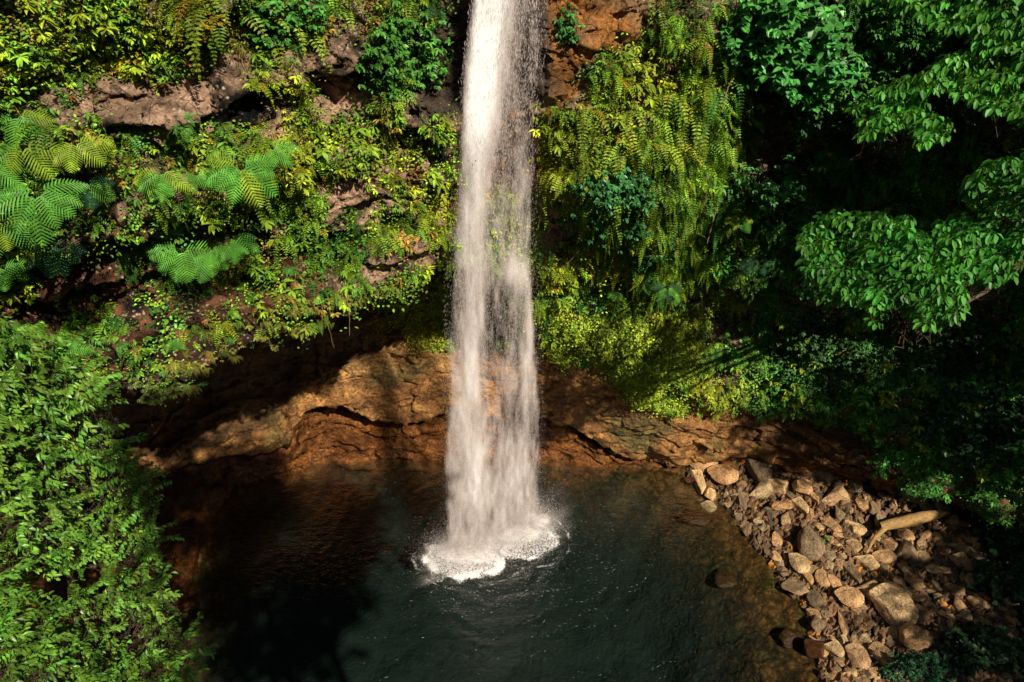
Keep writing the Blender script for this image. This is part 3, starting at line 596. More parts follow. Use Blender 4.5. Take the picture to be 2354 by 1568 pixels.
# fringe of small ferns along the lip of the cave
lipw = cell*np.exp(-((RK-3.97)/.035)**2)*leftf*inframe*(PX > 380)*(PX < 1030)*(view > -.3)
indiv('lip_fern', 'small pale green fern hanging over the edge of the cave', 'fern', 'small ferns along the cave edge', swords+leafy, 150, lipw, .35, .7, M['fern'], 'lip_fern', .6, .04, (.27, .28, .05))
indiv('spiky_plant', 'spiky rosette plant with strap leaves on the green wall near the fall', 'plant', 'spiky rosette plants beside the waterfall', palml, 34, base*nofall*((PX > 780) & (PX < 1600) & (PY > 20) & (PY < 620)), .7, 1.3, M['glossleaf'], 'spiky_plant', 0, .08, (.08, .17, .04))
indiv('grass_tuft', 'tuft of arching grass hanging on the rock wall left of the fall', 'grass', 'arching grass tufts left of the waterfall', grass, 26, base*((PX > 560) & (PX < 960) & (PY < 330)), .8, 1.3, M['leaf'], 'grass_tuft', 0, .05, (.22, .22, .05))
print('indiv', time.time()-T00)
# ------------------------------------------------------------------ helpers to find the rock face
from mathutils import kdtree
_m = (view > 0) & (PX > -200) & (PX < 2560) & (PY > -250) & (PY < 1700); _idx = np.where(_m.ravel())[0][::3]
_pxf, _pyf, _tf = PX.ravel(), PY.ravel(), TT.ravel()
kd = kdtree.KDTree(len(_idx))
for k_, i_ in enumerate(_idx): kd.insert((_pxf[i_], _pyf[i_], 0), k_)
kd.balance()
def hit_cliff(px, py):
    c_ = kd.find_range((px, py, 0), 9) or [kd.find((px, py, 0))]
    j = min((_idx[r[1]] for r in c_), key=lambda q: _tf[q]); return P_all[j].copy(), N_all[j].copy()
def place(me, nm, parent, p, R, sc_):
    o = bpy.data.objects.new(nm, me); C.objects.link(o); o.parent = parent
    m = Matrix([[*R[0], 0], [*R[1], 0], [*R[2], 0], [0, 0, 0, 1]]); o.matrix_world = Matrix.Translation(Vector(p))@m@Matrix.Diagonal(Vector((sc_, sc_, sc_, 1)) if np.isscalar(sc_) else Vector((*sc_, 1))); return o
def child_at(me, nm, parent, M4):                 # child placed in the parent's own frame
    o = bpy.data.objects.new(nm, me); C.objects.link(o); o.parent = parent; o.matrix_local = M4; return o
def tube(pts, radii, k=7):
    pts = np.asarray(pts, float); V = []; d = np.gradient(pts, axis=0)
    for p, dd, r in zip(pts, d, radii):
        dd = nrm(dd); x = nrm(np.cross(dd, [.31, .12, .94])); y = np.cross(dd, x)
        for a in range(k): V.append(p+r*(math.cos(6.2832*a/k)*x+math.sin(6.2832*a/k)*y))
    F = []
    for i in range(len(pts)-1):
        for a in range(k):
            b = (a+1) % k; q = [i*k+a, i*k+b, (i+1)*k+b, (i+1)*k+a]; F += [(q[0], q[1], q[2]), (q[0], q[2], q[3])]
    return np.array(V), np.array(F)
def wobble(a, b, n_=8, amp=.08, sag=0):
    a, b = np.asarray(a, float), np.asarray(b, float); L_ = np.linalg.norm(b-a); f = np.linspace(0, 1, n_)[:, None]
    w = np.cumsum(rng.normal(0, 1, (n_, 3)), 0)*amp*L_/n_; w -= f*w[-1]
    return a+(b-a)*f+w*(f > 0)-np.array([0, 0, 1])*sag*L_*np.sin(math.pi*f)
# ------------------------------------------------------------------ tree ferns
def frond_big(seed, L_=1.15, npin=17, wmax=.30):
    random.seed(seed); tb = TB(); P = arch(0, .15, L_, 14, .75)
    for i in range(14): stick(tb, P[i], P[i+1], .008, (.8, .55, .25))
    for k in range(npin):
        f = .12+.88*(k+.5)/npin; i = min(int(f*14), 13); q = P[i]+(P[i+1]-P[i])*(f*14-i); d = nrm(P[i+1]-P[i]); sd_ = np.array([0, 1., 0]); u = np.cross(d, sd_); u = u if u[2] > 0 else -u
        prof = math.sin(math.pi*min(1., (f-.05)/.97)**.75)**.8; l = wmax*max(.06, prof); wid = .55*L_/npin
        for sg in (-1, 1):
            dirp = nrm(sd_*sg+d*(.30+.55*f)); m_ = 6; cc = random.uniform(.8, 1.2); V = []; F = []
            for j in range(m_+1):
                g = j/m_; c0 = q+dirp*l*g-u*l*(.30*g*g); w_ = wid*.50*(1-g**2.2)*(1.0 if j % 2 else .78)+.002; fo = u*w_*.45
                V += [c0-d*w_-fo, c0+u*.004, c0+d*w_*1.1-fo]
            for j in range(m_):
                a_ = 3*j; F += [(a_, a_+1, a_+4), (a_, a_+4, a_+3), (a_+1, a_+2, a_+5), (a_+1, a_+5, a_+4)]
            cf = np.ones((len(F), 3))*cc; cf[2::4] *= 1.12; cf[3::4] *= 1.12; tb.add(V, F, cf)
    return tb.done()
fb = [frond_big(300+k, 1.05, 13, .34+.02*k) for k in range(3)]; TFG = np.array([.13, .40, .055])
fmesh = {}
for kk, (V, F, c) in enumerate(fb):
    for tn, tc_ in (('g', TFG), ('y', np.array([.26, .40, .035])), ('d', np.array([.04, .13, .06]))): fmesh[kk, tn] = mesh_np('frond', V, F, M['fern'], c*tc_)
def tree_fern(px, py, out, n_, scale, az0, az1, label, tints_='g', trunk=True, grp='tree ferns on the wall'):
    p, nn = hit_cliff(px, py); h = nrm([0-p[0]*.55, -p[1], 0]); p = p+h*out; yaw = math.atan2(h[1], h[0])
    scale *= .80; t = thing('tree_fern', tuple(p), label, 'tree fern', grp); t.rotation_euler = (0, 0, yaw)
    for k in range(n_):
        a = az0+(az1-az0)*(k+.5)/n_+random.uniform(-.15, .15); tn = random.choice(tints_); s_ = scale*random.uniform(.8, 1.12)
        m = Matrix.Rotation(.62, 4, 'Y')@Matrix.Rotation(a*1.25, 4, 'Z')@Matrix.Rotation(random.uniform(-.1, .3), 4, 'Y')@Matrix.Rotation(random.uniform(-.3, .3), 4, 'X')@Matrix.Scale(s_, 4)
        child_at(fmesh[random.randrange(3), tn], 'frond', t, m)
    if trunk:
        b = (-out-.25, random.uniform(-.2, .2), -1.0*scale); V, F = tube(wobble(b, (0, 0, 0), 7, .1, .08), np.linspace(.10, .055, 7)*scale); o = child_at(mesh_np('trunk', V, F, M['bark'], None, True), 'trunk', t, Matrix.Identity(4))
    return t
for a in ((572, 335, 1.3, 8, 1.05, -1.75, 1.75, 'largest tree fern on the upper wall, fronds spread like a star', 'ggy'),
          (640, 300, .9, 3, .75, -.5, 1.6, 'short tree fern with pale fronds pointing right, above the star shaped one', 'g'),
          (385, 365, .9, 5, .8, -1.5, .9, 'tree fern with a yellowing frond hanging below it, left of the star shaped one', 'gy'),
          (455, 375, .8, 4, .62, -1.2, 1.4, 'small bright green tree fern between two larger ones on the upper wall', 'g'),
          (115, 390, 1.3, 8, 1.05, -1.7, 1.8, 'big tree fern with long fresh green fronds near the left edge of the wall', 'g'),
          (215, 380, .9, 4, .8, -.9, 1.5, 'tree fern with fronds pointing right, beside the big one at the left', 'gd'),
          (75, 300, .8, 4, .9, -1.5, 1.5, 'yellow green tree fern, higher than the big one at the left', 'gy'),
          (190, 300, .7, 4, .75, -1.2, 1.6, 'dull yellow tree fern half hidden among the leaves above the left crowns', 'y'),
          (430, 525, 1.3, 7, 1.0, -1.8, 1.2, 'tree fern with fresh green fronds over the dark part of the left wall', 'g'),
          (500, 520, 1.3, 7, .95, -1.3, 1.5, 'tree fern crowded against the right side of the fresh green crown', 'g'),
          (550, 510, 1.0, 5, .75, -.8, 1.5, 'smallest tree fern of the three over the dark part of the left wall', 'g'),
          (140, 520, .9, 5, .9, -.9, 1.2, 'dark blue green tree fern hanging in the shade at the left', 'd'),
          (25, 460, .9, 5, .9, -1.2, 1.2, 'tree fern with long pale fronds hanging down at the left edge', 'gy'),
          (15, 570, .8, 4, .7, -.8, 1.4, 'tree fern cut by the left edge of the view, lowest there', 'g'),
          (60, 240, .8, 4, .8, -1.2, 1.4, 'tree fern with a curled green frond arching at the upper left', 'gy'),
          (-10, 360, .8, 4, .8, -.8, 1.6, 'tree fern reaching in from the left edge above the dark hollow', 'g'),
          (5, 715, .8, 4, .7, -.9, 1.4, 'tree fern just above the left tree, cut by the edge of the view', 'g'),
          (160, 735, 1.2, 4, .75, -1.0, 1.3, 'tree fern above the crown of the left tree', 'g'), (185, 800, 1.4, 4, .75, -1.0, 1.0, 'tree fern drooping against the crown of the left tree', 'gy'),
          (402, 755, .6, 3, .55, -.8, .9, 'little tree fern with short fronds near the cave edge', 'g'),
          (1530, 630, .9, 5, .75, -1.5, 1.6, 'tree fern on the green wall right of the waterfall above the bright ground cover', 'gd'),
          (1412, 655, .5, 3, .45, -1.0, 1.0, 'small fern crown beside the rosettes right of the waterfall', 'g'),
          (1700, 480, .7, 4, .6, -1.3, 1.5, 'tree fern at the edge of the shaded gully with light on its crown', 'gy'),
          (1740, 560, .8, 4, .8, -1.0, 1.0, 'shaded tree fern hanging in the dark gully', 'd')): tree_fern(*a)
# ------------------------------------------------------------------ trees
umb = [tmpl_umbrella(400+k, 13, .20, .115) for k in range(6)]; spr = [tmpl_spray(420+k, 16, .155, .068) for k in range(7)]
ulow = [tmpl_umbrella(440+k, 9, .15, .11, -.3) for k in range(4)]
def sample_poly(poly, spacing, tries=9000):
    P = np.array(poly); lo_, hi_ = P.min(0), P.max(0); q = rng.uniform(lo_, hi_, (tries, 2)); q = q[inpoly(q[:, 0], q[:, 1], poly)]; keep = []
    cellz = {}
    for a in q:
        k = (int(a[0]//spacing), int(a[1]//spacing)); ok = True
        for i in (-1, 0, 1):
            for j in (-1, 0, 1):
                for b in cellz.get((k[0]+i, k[1]+j), ()):
                    if (a[0]-b[0])**2+(a[1]-b[1])**2 < spacing**2: ok = False
        if ok: cellz.setdefault(k, []).append(a); keep.append(a)
    return np.array(keep)
def tree(nm, label, cat, polys, t0, gx_, gy_, spacing, tpls, tint, scl, base, mat, lump=.6, aim=.0, trunk_r=.28, layers=((0, 1.0), (.55, .7), (1.1, .5)), twigs=True, grp=None, seed=0, var=.3, fork=None, gap=-.2):
    pts = []
    for poly in polys:
        cxp, cyp = np.mean(np.array(poly), 0)
        for dt, dens_ in layers:
            q = sample_poly(poly, spacing/dens_); 
            if not len(q): continue
            t = t0+gx_*(q[:, 0]-cxp)/100+gy_*(cyp-q[:, 1])/100+dt+rng.normal(0, .12, len(q))
            p = at_t(q[:, 0], q[:, 1], t); kp = fbm(p*1.25, 2, 540+seed+int(dt*10)) > gap*(1 if dt < .1 else 3); q, t, p = q[kp], t[kp], p[kp]; t = t+lump*fbm(p*.75, 2, 500+seed); pts.append(at_t(q[:, 0], q[:, 1], t))
    pts = np.concatenate(pts); base = np.asarray(base, float)
    yaw = rng.uniform(0, 6.28, len(pts)); tl = rng.normal(0, .18, (len(pts), 2)); R = np.zeros((len(pts), 3, 3))
    z = np.stack([tl[:, 0]-.1, tl[:, 1]-aim, 1+0*yaw], -1); z /= np.linalg.norm(z, axis=1, keepdims=True); x = np.stack([np.cos(yaw), np.sin(yaw), 0*yaw], -1); y = np.cross(z, x); y /= np.linalg.norm(y, axis=1, keepdims=True); x = np.cross(y, z); R = np.stack([x, y, z], -1)
    tt = np.array(tint)[None]*rng.uniform(1-var, 1+var, (len(pts), 1))*np.stack([rng.uniform(.8, 1.35, len(pts)), np.ones(len(pts)), np.ones(len(pts))], -1)
    V, F, c = merge(tpls, pts, R, rng.uniform(scl[0], scl[1], len(pts)), tt, rng.integers(0, len(tpls), len(pts)))
    fc = rng.random(len(F)//6)
    t = thing(nm, tuple(base), label, cat, grp)
    link('crown', mesh_np('crown', V-base, F, mat, c), t)
    # trunk, limbs to cluster centres, twigs to clusters
    cen = pts.mean(0); k = max(3, len(pts)//45); cs = pts[rng.choice(len(pts), k, replace=False)].copy()
    for _ in range(6):
        lab = ((pts[:, None]-cs[None])**2).sum(-1).argmin(1); cs = np.array([pts[lab == j].mean(0) if (lab == j).any() else cs[j] for j in range(k)])
    fork = base+(cen-base)*.62-np.array([0, 0, .6]) if fork is None else np.array(fork, float); V, F = tube(wobble(base, fork, 12, .05)-base, np.linspace(trunk_r, trunk_r*.55, 12), 9)
    link('trunk', mesh_np('trunk', V, F, M['bark'], None, True), t)
    for j in range(k):
        e = cs[j]+nrm(cs[j]-np.array([0, 0, H]))*2.0+np.array([0, 0, -.7]); V, F = tube(wobble(fork, e, 9, .12, .05)-base, np.linspace(trunk_r*.42, .022, 9), 6); b = link('branch', mesh_np('branch', V, F, M['bark'], None, True), t)
        if twigs:
            tb = TB()
            for p in pts[lab == j]:
                w = wobble(e, p, 6, .35, .12)
                V, F = tube(w-base, np.linspace(.014, .005, 6), 3); tb.add(V, F, (1, 1, 1))
            V, F, _c = tb.done(); link('twigs', mesh_np('twigs', V, F, M['bark'], None), b); 
    return t
RG = (.085, .33, .045)
A = [(1985, -60), (2420, -60), (2420, 110), (2353, 112), (2293, 105), (2230, 75), (2150, 60), (2120, 30), (2000, 10)]
B = [(1953, 252), (2013, 207), (2136, 160), (2156, 137), (2236, 110), (2420, 90), (2420, 290), (2326, 262), (2253, 240), (2220, 213), (2170, 205), (2136, 187), (2120, 247), (2070, 288), (1990, 308), (1973, 295), (1990, 265)]
B2 = [(2100, 290), (2143, 267), (2172, 280), (2173, 307), (2150, 325), (2116, 322)]
Cc = [(2219, 433), (2270, 380), (2420, 330), (2420, 540), (2336, 590), (2330, 623), (2286, 645), (2219, 640), (2185, 590), (2140, 550), (2160, 500), (2230, 475)]
Dd = [(1835, 560), (1875, 505), (1920, 485), (1990, 497), (2080, 497), (2110, 530), (2130, 560), (2170, 600), (2218, 680), (2190, 725), (2165, 735), (2140, 745), (2095, 720), (2080, 690), (2050, 680), (2012, 745), (1995, 735), (2000, 705), (1950, 680), (1900, 695), (1880, 650), (1848, 665), (1865, 600)]
tree('broadleaf_tree', 'tree with dense drooping heart shaped leaves filling the upper right corner', 'tree', [A, B, B2], 15.2, -.28, .1, 19, umb, RG, (.85, 1.15), (23.5, 14.5, 4.0), M['leaf'], aim=.25, grp='trees on the right', fork=at_t(np.array(2480.), np.array(120.), 20.0))
tree('broadleaf_tree', 'tree with wide layered boughs of drooping leaves over the dark gully, middle right', 'tree', [Cc, Dd], 14.6, -.35, .15, 19, umb, RG, (.85, 1.15), (23.0, 12.5, 4.0), M['leaf'], aim=.25, grp='trees on the right', seed=3, fork=at_t(np.array(2480.), np.array(500.), 19.0))
E = [(-190, 700), (60, 765), (130, 800), (205, 860), (235, 930), (235, 975), (290, 1060), (320, 1080), (340, 1130), (375, 1240), (360, 1290), (310, 1320), (200, 1285), (120, 1290), (60, 1310), (-190, 1290)]
Ff = [(-170, 1290), (20, 1330), (60, 1370), (130, 1390), (180, 1345), (310, 1335), (375, 1345), (378, 1420), (445, 1485), (440, 1540), (400, 1640), (-170, 1640)]
LG = (.145, .335, .04)
tree('broadleaf_tree', 'tree with small oval sunlit leaves rising at the left edge, upper crown', 'tree', [E], 14.0, .25, -.5, 16, spr, LG, (.78, 1.05), (-11.2, 9.6, 1.5), M['glossleaf'], aim=.3, seed=5, lump=2.0, grp='trees at the left edge', layers=((0, 1.0), (.6, .8), (1.3, .7), (2.0, .6)), gap=-.1, var=.5, fork=(-12.0, 11.6, 7.0), trunk_r=.16)
tree('broadleaf_tree', 'tree with small oval sunlit leaves in the lower left corner, nearest to the water', 'tree', [Ff], 12.6, .3, -.2, 17.5, spr, LG, (.78, 1.05), (-9.8, 6.5, 1.0), M['glossleaf'], aim=.3, seed=6, lump=1.8, grp='trees at the left edge', layers=((0, 1.0), (.6, .8), (1.2, .7), (1.9, .6)), gap=-.1, var=.5, fork=(-10.5, 8.6, 5.5), trunk_r=.16)
# trees on the near rim, above and behind the camera: their shade falls into the gully and on the pool
def rim_tree(label, base, cen, rad, n_, seed):
    q = rng.normal(0, 1, (n_, 3)); q /= np.linalg.norm(q, axis=1, keepdims=True); q *= rng.uniform(.25, 1, (n_, 1))**.5*np.array(rad); pts = q+np.array(cen)+.8*np.stack([vnoise(q*.6+seed, k) for k in range(3)], -1)
    pts = pts[fbm(pts*.45, 2, seed) > -.35]; base = np.array(base, float); R_ = frames(rng.normal(0, 1, (len(pts), 3)), .3, .6)
    V, F, c = merge(spr, pts, R_, rng.uniform(1.5, 2.2, len(pts)), np.array(LG)[None]*rng.uniform(.7, 1.2, (len(pts), 1)), rng.integers(0, len(spr), len(pts)))
    t = thing('broadleaf_tree', tuple(base), label, 'tree'); link('crown', mesh_np('crown', V-base, F, M['leaf'], c), t)
    V, F = tube(wobble(base, cen, 14, .05)-base, np.linspace(.4, .1, 14), 9); link('trunk', mesh_np('trunk', V, F, M['bark'], None, True), t)
rim_tree('tall tree on the near rim whose crown shades the left of the pool', (9, -10, 2.5), (9.7, -7.0, 30.5), (3.6, 4.4, 2.6), 1500, 1)
rim_tree('slender tree on the near rim whose crown shades the left bank', (5, -9, 2.5), (5.6, -3.3, 30.5), (2.6, 2.2, 2.0), 600, 7)
rim_tree('tall tree beyond the right edge whose crown shades the brown slab', (25, 8, 3), (25.5, 8.8, 20), (5.0, 3.2, 2.4), 600, 2)
rim_tree('tall tree beyond the right edge, standing closest to the gully', (26, 13, 4), (23.6, 12.6, 20.4), (5.4, 2.6, 2.2), 620, 8)
rim_tree('tall tree beyond the right edge that shades the ground behind the stones', (31, 0, 5), (30.2, -2.0, 20), (5.3, 6.0, 2.8), 1300, 3)
rim_tree('tall tree beyond the right edge, between the other two', (33, 7, 6), (31.4, 3.0, 20), (4.2, 4.0, 2.6), 900, 4)
# ------------------------------------------------------------------ shrubs on the walls
def shrub(nm, label, cat, px, py, rx, ry, n_, tpls, tint, scl, mat, out=.5, grp=None, ground=False, up=0):
    p0, n0 = hit_cliff(px, py) if not ground else (hit_ground(np.array(px), np.array(py)), np.array([0, -.3, 1.]))
    pts = []
    for _ in range(n_):
        while True:
            a, b = random.uniform(-1, 1), random.uniform(-1, 1)
            if a*a+b*b < 1: break
        if ground: m = TX/(PW/2)*proj(p0)[2]; pts.append(p0+np.array([a*rx*m, b*ry*m*.7, (1-a*a-b*b)*up*random.uniform(.4, 1)+.05]))
        else:
            p, nn = hit_cliff(px+a*rx, py+b*ry); nn = nrm(nn*[1, 1, .3]); pts.append(p+nn*out*(1-.6*(a*a+b*b))*random.uniform(.4, 1))
    pts = np.array(pts); t = thing(nm, tuple(p0), label, cat, grp); R = frames(np.tile(nrm([-p0[0]*.4, -p0[1], 0]), (len(pts), 1)), .5, .5)
    tt = np.array(tint)[None]*rng.uniform(.7, 1.3, (len(pts), 1)); V, F, c = merge(tpls, pts, R, rng.uniform(scl[0], scl[1], len(pts)), tt, rng.integers(0, len(tpls), len(pts)))
    link('foliage', mesh_np('foliage', V-p0, F, mat, c), t)
    tb = TB()
    for p in pts[::4]:
        V, F = tube(wobble(p0-n0*.1, p, 6, .2)-p0, np.linspace(.022, .006, 6), 4); tb.add(V, F, (1, 1, 1))
    V, F, _c = tb.done(); link('stems', mesh_np('stems', V, F, M['twig'], None), t); return t
SGn = (.08, .34, .07); YLW = (.50, .46, .035)
heart = [tmpl_leafy(500+k, 9, .19, .15, 3, .3) for k in range(4)]; oval = [tmpl_leafy(510+k, 10, .13, .06, 4, .25) for k in range(4)]; ros = [tmpl_umbrella(520+k, 12, .26, .11, .15) for k in range(4)]
shr = [('broad green bush with dark glossy leaves on the wall left of the fall top', 925, 125, 75, 95, 90, oval, (.10, .31, .04), (.8, 1.2), .7),
 ('small bright plant alone on the wet orange rock beside the fall', 1305, 55, 16, 34, 16, oval, (.08, .26, .05), (.6, .9), .25),
 ('dark green bush on the wall right of the fall, half way up', 1395, 470, 95, 85, 110, oval, (.07, .27, .07), (.8, 1.2), .8),
 ('feathery bush below the dark green one, between fern curtains', 1480, 560, 60, 55, 40, oval, (.07, .27, .07), (.7, 1.1), .7),
 ('leafy bush at the very top above the left wall', 640, 40, 90, 55, 50, heart, (.09, .32, .05), (.6, .9), .5),
 ('vine thicket with rounded leaves at the top, next to the shaded gully', 1790, 60, 95, 75, 95, heart, SGn, (.9, 1.3), 1.2),
 ('vine thicket with rounded leaves hanging under the first one', 1850, 150, 80, 60, 75, heart, SGn, (.9, 1.3), 1.2),
 ('vine spray of rounded leaves low in the gully mouth', 1720, 100, 50, 60, 34, heart, SGn, (.8, 1.1), .8),
 ('shrub of small glossy leaves and yellow berries under the top right tree', 1930, 190, 110, 85, 150, oval, (.09, .27, .05), (.7, 1.0), 1.1),
 ('shrub of small glossy leaves trailing into the dark', 1860, 230, 60, 55, 60, oval, (.05, .13, .04), (.7, 1.0), .9),
 ('shrub with bright tips in front of the top right trunk', 2060, 60, 80, 60, 90, oval, (.09, .30, .05), (.8, 1.1), 1.0),
 ('leafy branch reaching out of the shaded gully', 1755, 410, 48, 34, 26, oval, (.08, .30, .07), (.8, 1.1), 1.6),
 ('plant with big rosettes of shiny leaves at the shadow edge', 1650, 610, 40, 70, 22, ros, (.08, .32, .06), (.8, 1.1), .6),
 ('group of shiny rosettes among the ferns right of the fall', 1360, 690, 45, 30, 14, ros, (.08, .34, .07), (.6, .9), .4),
 ('single shiny rosette hanging over the brown rock right of the fall', 1340, 830, 10, 14, 4, ros, (.08, .34, .07), (.7, .9), .3),
 ('leafy rosette plant at the lower end of the bright ground cover', 1550, 880, 30, 35, 12, ros, (.08, .32, .06), (.6, .9), .4),
 ('yellow leaved bush on the ledge left of the falling water', 985, 750, 42, 48, 90, creep, YLW, (.9, 1.3), .35),
 ('clump of pale plants at the edge of the cave, lowest on the left', 360, 885, 60, 25, 26, oval, (.2, .25, .05), (.6, .9), .3),
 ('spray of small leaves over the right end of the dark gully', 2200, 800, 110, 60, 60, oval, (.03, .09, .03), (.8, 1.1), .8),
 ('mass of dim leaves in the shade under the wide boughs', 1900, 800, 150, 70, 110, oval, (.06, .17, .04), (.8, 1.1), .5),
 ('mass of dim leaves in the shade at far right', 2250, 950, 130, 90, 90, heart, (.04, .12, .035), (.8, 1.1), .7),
 ('yellow leaf spray high on the left wall', 478, 62, 12, 24, 8, heart, (.5, .36, .03), (.5, .7), .4)]
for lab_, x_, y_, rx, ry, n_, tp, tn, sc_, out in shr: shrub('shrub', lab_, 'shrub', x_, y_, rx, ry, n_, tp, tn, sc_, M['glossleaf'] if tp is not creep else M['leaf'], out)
shrub('sapling', 'sapling with round yellow green leaves at the upper edge of the stone bank', 'sapling', 2090, 1100, 50, 40, 12, heart, (.14, .26, .04), (.6, .9), M['glossleaf'], ground=True, up=1.6)
shrub('sapling', 'sapling with small leaves on the dark slope right of the log', 'sapling', 2285, 1180, 50, 40, 40, oval, (.05, .2, .05), (.6, .9), M['glossleaf'], ground=True, up=1.2)
shrub('shrub', 'low feathery bush in front of the stones, lower right', 'shrub', 2110, 1545, 85, 50, 120, oval, (.035, .15, .06), (.5, .8), M['leaf'], ground=True, up=.9)
shrub('shrub', 'small leafy seedling beside the round boulder on the bank', 'shrub', 1893, 1245, 8, 8, 3, ros, (.05, .25, .06), (.4, .5), M['glossleaf'], ground=True, up=.4)
shrub('shrub', 'pale seedling at the right end of the stone bank', 'shrub', 2165, 1300, 9, 12, 4, oval, (.15, .3, .06), (.5, .6), M['glossleaf'], ground=True, up=.3)
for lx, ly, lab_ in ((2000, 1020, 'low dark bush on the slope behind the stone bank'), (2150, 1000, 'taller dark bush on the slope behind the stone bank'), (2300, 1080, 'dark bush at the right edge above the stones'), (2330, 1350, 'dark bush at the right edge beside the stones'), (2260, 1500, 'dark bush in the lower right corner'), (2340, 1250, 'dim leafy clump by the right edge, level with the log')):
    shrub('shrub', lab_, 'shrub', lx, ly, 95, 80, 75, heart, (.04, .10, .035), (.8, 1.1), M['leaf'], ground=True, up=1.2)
print('plants', time.time()-T00)
# hanging vines and bare twigs
def vine(px, py, px2, py2, label, r=.012, dY=.3, nm='vine', mat='twig'):
    a = hit_cliff(px, py)[0]; a = a+np.array([0, -dY, 0]); t = proj(a)[2]; b = at_t(np.array(px2), np.array(py2), t*1.0+.3)
    w = wobble(a, b, 14, .12); V, F = tube(w-w[0], np.linspace(r, r*.4, 14), 4); o = link(nm, mesh_np(nm, V, F, M[mat], None), None, tuple(w[0])); tag(o, label, 'vine'); return o
vine(797, 672, 803, 772, 'thin vine hanging from the cave edge into the dark, the longer and darker one'); vine(753, 690, 768, 800, 'thin vine hanging in the cave further left', .008)
vine(960, 800, 963, 870, 'short root hanging low beside the falling water', .006)
vine(1655, 430, 1625, 560, 'bare root climbing along the shadow edge of the right wall', .03); vine(1690, 150, 1660, 260, 'bare twisted vine at the top of the shadow edge', .02)
vine(430, 155, 320, 240, 'long straight dead stalk leaning across the left ledge', .016); vine(2310, 250, 2312, 330, 'aerial root hanging under the upper right tree', .02, .3)
vine(1330, 560, 1290, 620, 'bare twig sticking out of the bush right of the fall', .012, .6)
# ------------------------------------------------------------------ waterfall
wpy = np.array([-260, 0, 150, 300, 450, 600, 750, 900, 1050, 1200, 1320])
wl_ = np.array([1092, 1086, 1066, 1050, 1040, 1030, 1022, 1018, 1013, 1015, 1015]); wr_ = np.array([1250, 1254, 1250, 1240, 1234, 1232, 1240, 1247, 1249, 1247, 1245])
def fall_Y(a, z):
    yt = 16.65+.35*a; yb = 17.25+1.55*a; f = np.clip((21-z)/21, 0, 1); return yt+(yb-yt)*np.sqrt(f)
def fall_pt(a, z, dy=0):
    Y = fall_Y(a, z)+dy; t = CP*Y+SP*(H-z); py = PH/2-(SP*Y+CP*(z-H))/t/TY*PH/2
    s_ = np.interp(py, wpy, wl_)+a*(np.interp(py, wpy, wr_)-np.interp(py, wpy, wl_)); u, _ = uv(s_, py)
    return np.stack([u*t, Y, z+0*Y], -1), s_, py
def fdens(px, py, P, seed=0):
    cxl = np.interp(py, [0, 150, 300, 450, 700], [1122, 1112, 1098, 1088, 1085]); cw = np.interp(py, [0, 150, 300, 450, 700], [40, 42, 34, 30, 34])
    top_ = np.interp(py, [-50, 100, 260, 420, 700, 1300], [1.0, 1.0, .85, .35, .12, .10])
    core = np.exp(-((px-cxl)/cw)**2)*top_*.75
    low_ = np.interp(py, [0, 200, 400, 600, 800, 900, 1100, 1250], [.42, .43, .43, .44, .42, .44, .475, .49])
    bl_ = 0
    for bx, by, sx, sy, am in ((1190, 880, 26, 90, .07), (1200, 480, 20, 90, .05), (1180, 630, 28, 40, .2), (1085, 800, 26, 110, .16), (1215, 780, 14, 110, .17), (1085, 1050, 34, 80, .14), (1185, 1080, 40, 90, .10), (1060, 950, 25, 60, .1), (1140, 1150, 70, 60, .07), (1130, 840, 30, 70, -.03), (1180, 960, 30, 50, -.03), (1140, 640, 30, 60, -.02), (1215, 200, 25, 160, -.03)): bl_ = bl_+am*np.exp(-((px-bx)/sx)**2-((py-by)/sy)**2)
    nz = fbm(P*np.array([2.3, 1.5, .55])+seed, 3, 800+seed)*.22+fbm(P*np.array([6.5, 3, 1.4])+seed, 3, 820+seed)*.16
    ed = np.minimum(px-np.interp(py, wpy, wl_), np.interp(py, wpy, wr_)-px)
    return core+low_+bl_+nz-.34*(1-sstep(-8, 22, ed))
wf = thing('waterfall', (-.6, 17.9, 0), 'tall white waterfall dropping free from the cliff into the dark pool', 'waterfall')
O0 = np.array([-.6, 17.9, 0]); SV, SF, SD = [], [], []; off = 0
for L_ in range(6):
    aa, zz = np.meshgrid(np.linspace(-.02, 1.02, 90), np.linspace(.05, 24.5, 520)); P, sx, sy = fall_pt(aa, zz, -.30+.12*L_)
    P[..., 1] += .12*fbm(P*np.array([1.2, 1, .4]), 3, 850+L_)
    d = fdens(sx, sy, P, L_*9)-.03; SV.append(P.reshape(-1, 3)-O0); SF.append(grid_faces(*aa.shape)+off); SD.append(d.ravel()); off += aa.size
link('water_curtain', mesh_np('water_curtain', np.concatenate(SV), np.concatenate(SF), M['sheet'], None, True, attrs={'dens': np.concatenate(SD)}), wf)
n_ = 300000; a = rng.uniform(-.02, 1.02, n_); z = rng.uniform(.1, 24, n_)**1.0; P, sx, sy = fall_pt(a, z, rng.normal(0, .3, n_)); P[:, 0] += rng.normal(0, .03, n_)
d = fdens(sx, sy, P); keep = rng.random(n_) < np.clip((d-.28)*1.4, .05, .85)*(1-.75*sstep(.75, 1.05, d)); P, sy = P[keep], sy[keep]; m = len(P)
ln = rng.uniform(.025, .11, m)*np.interp(sy, [0, 400, 1200], [1.2, 1.0, .9]); wd = rng.uniform(.002, .0048, m)*np.interp(sy, [0, 500, 1200], [1.3, 1.0, .9])
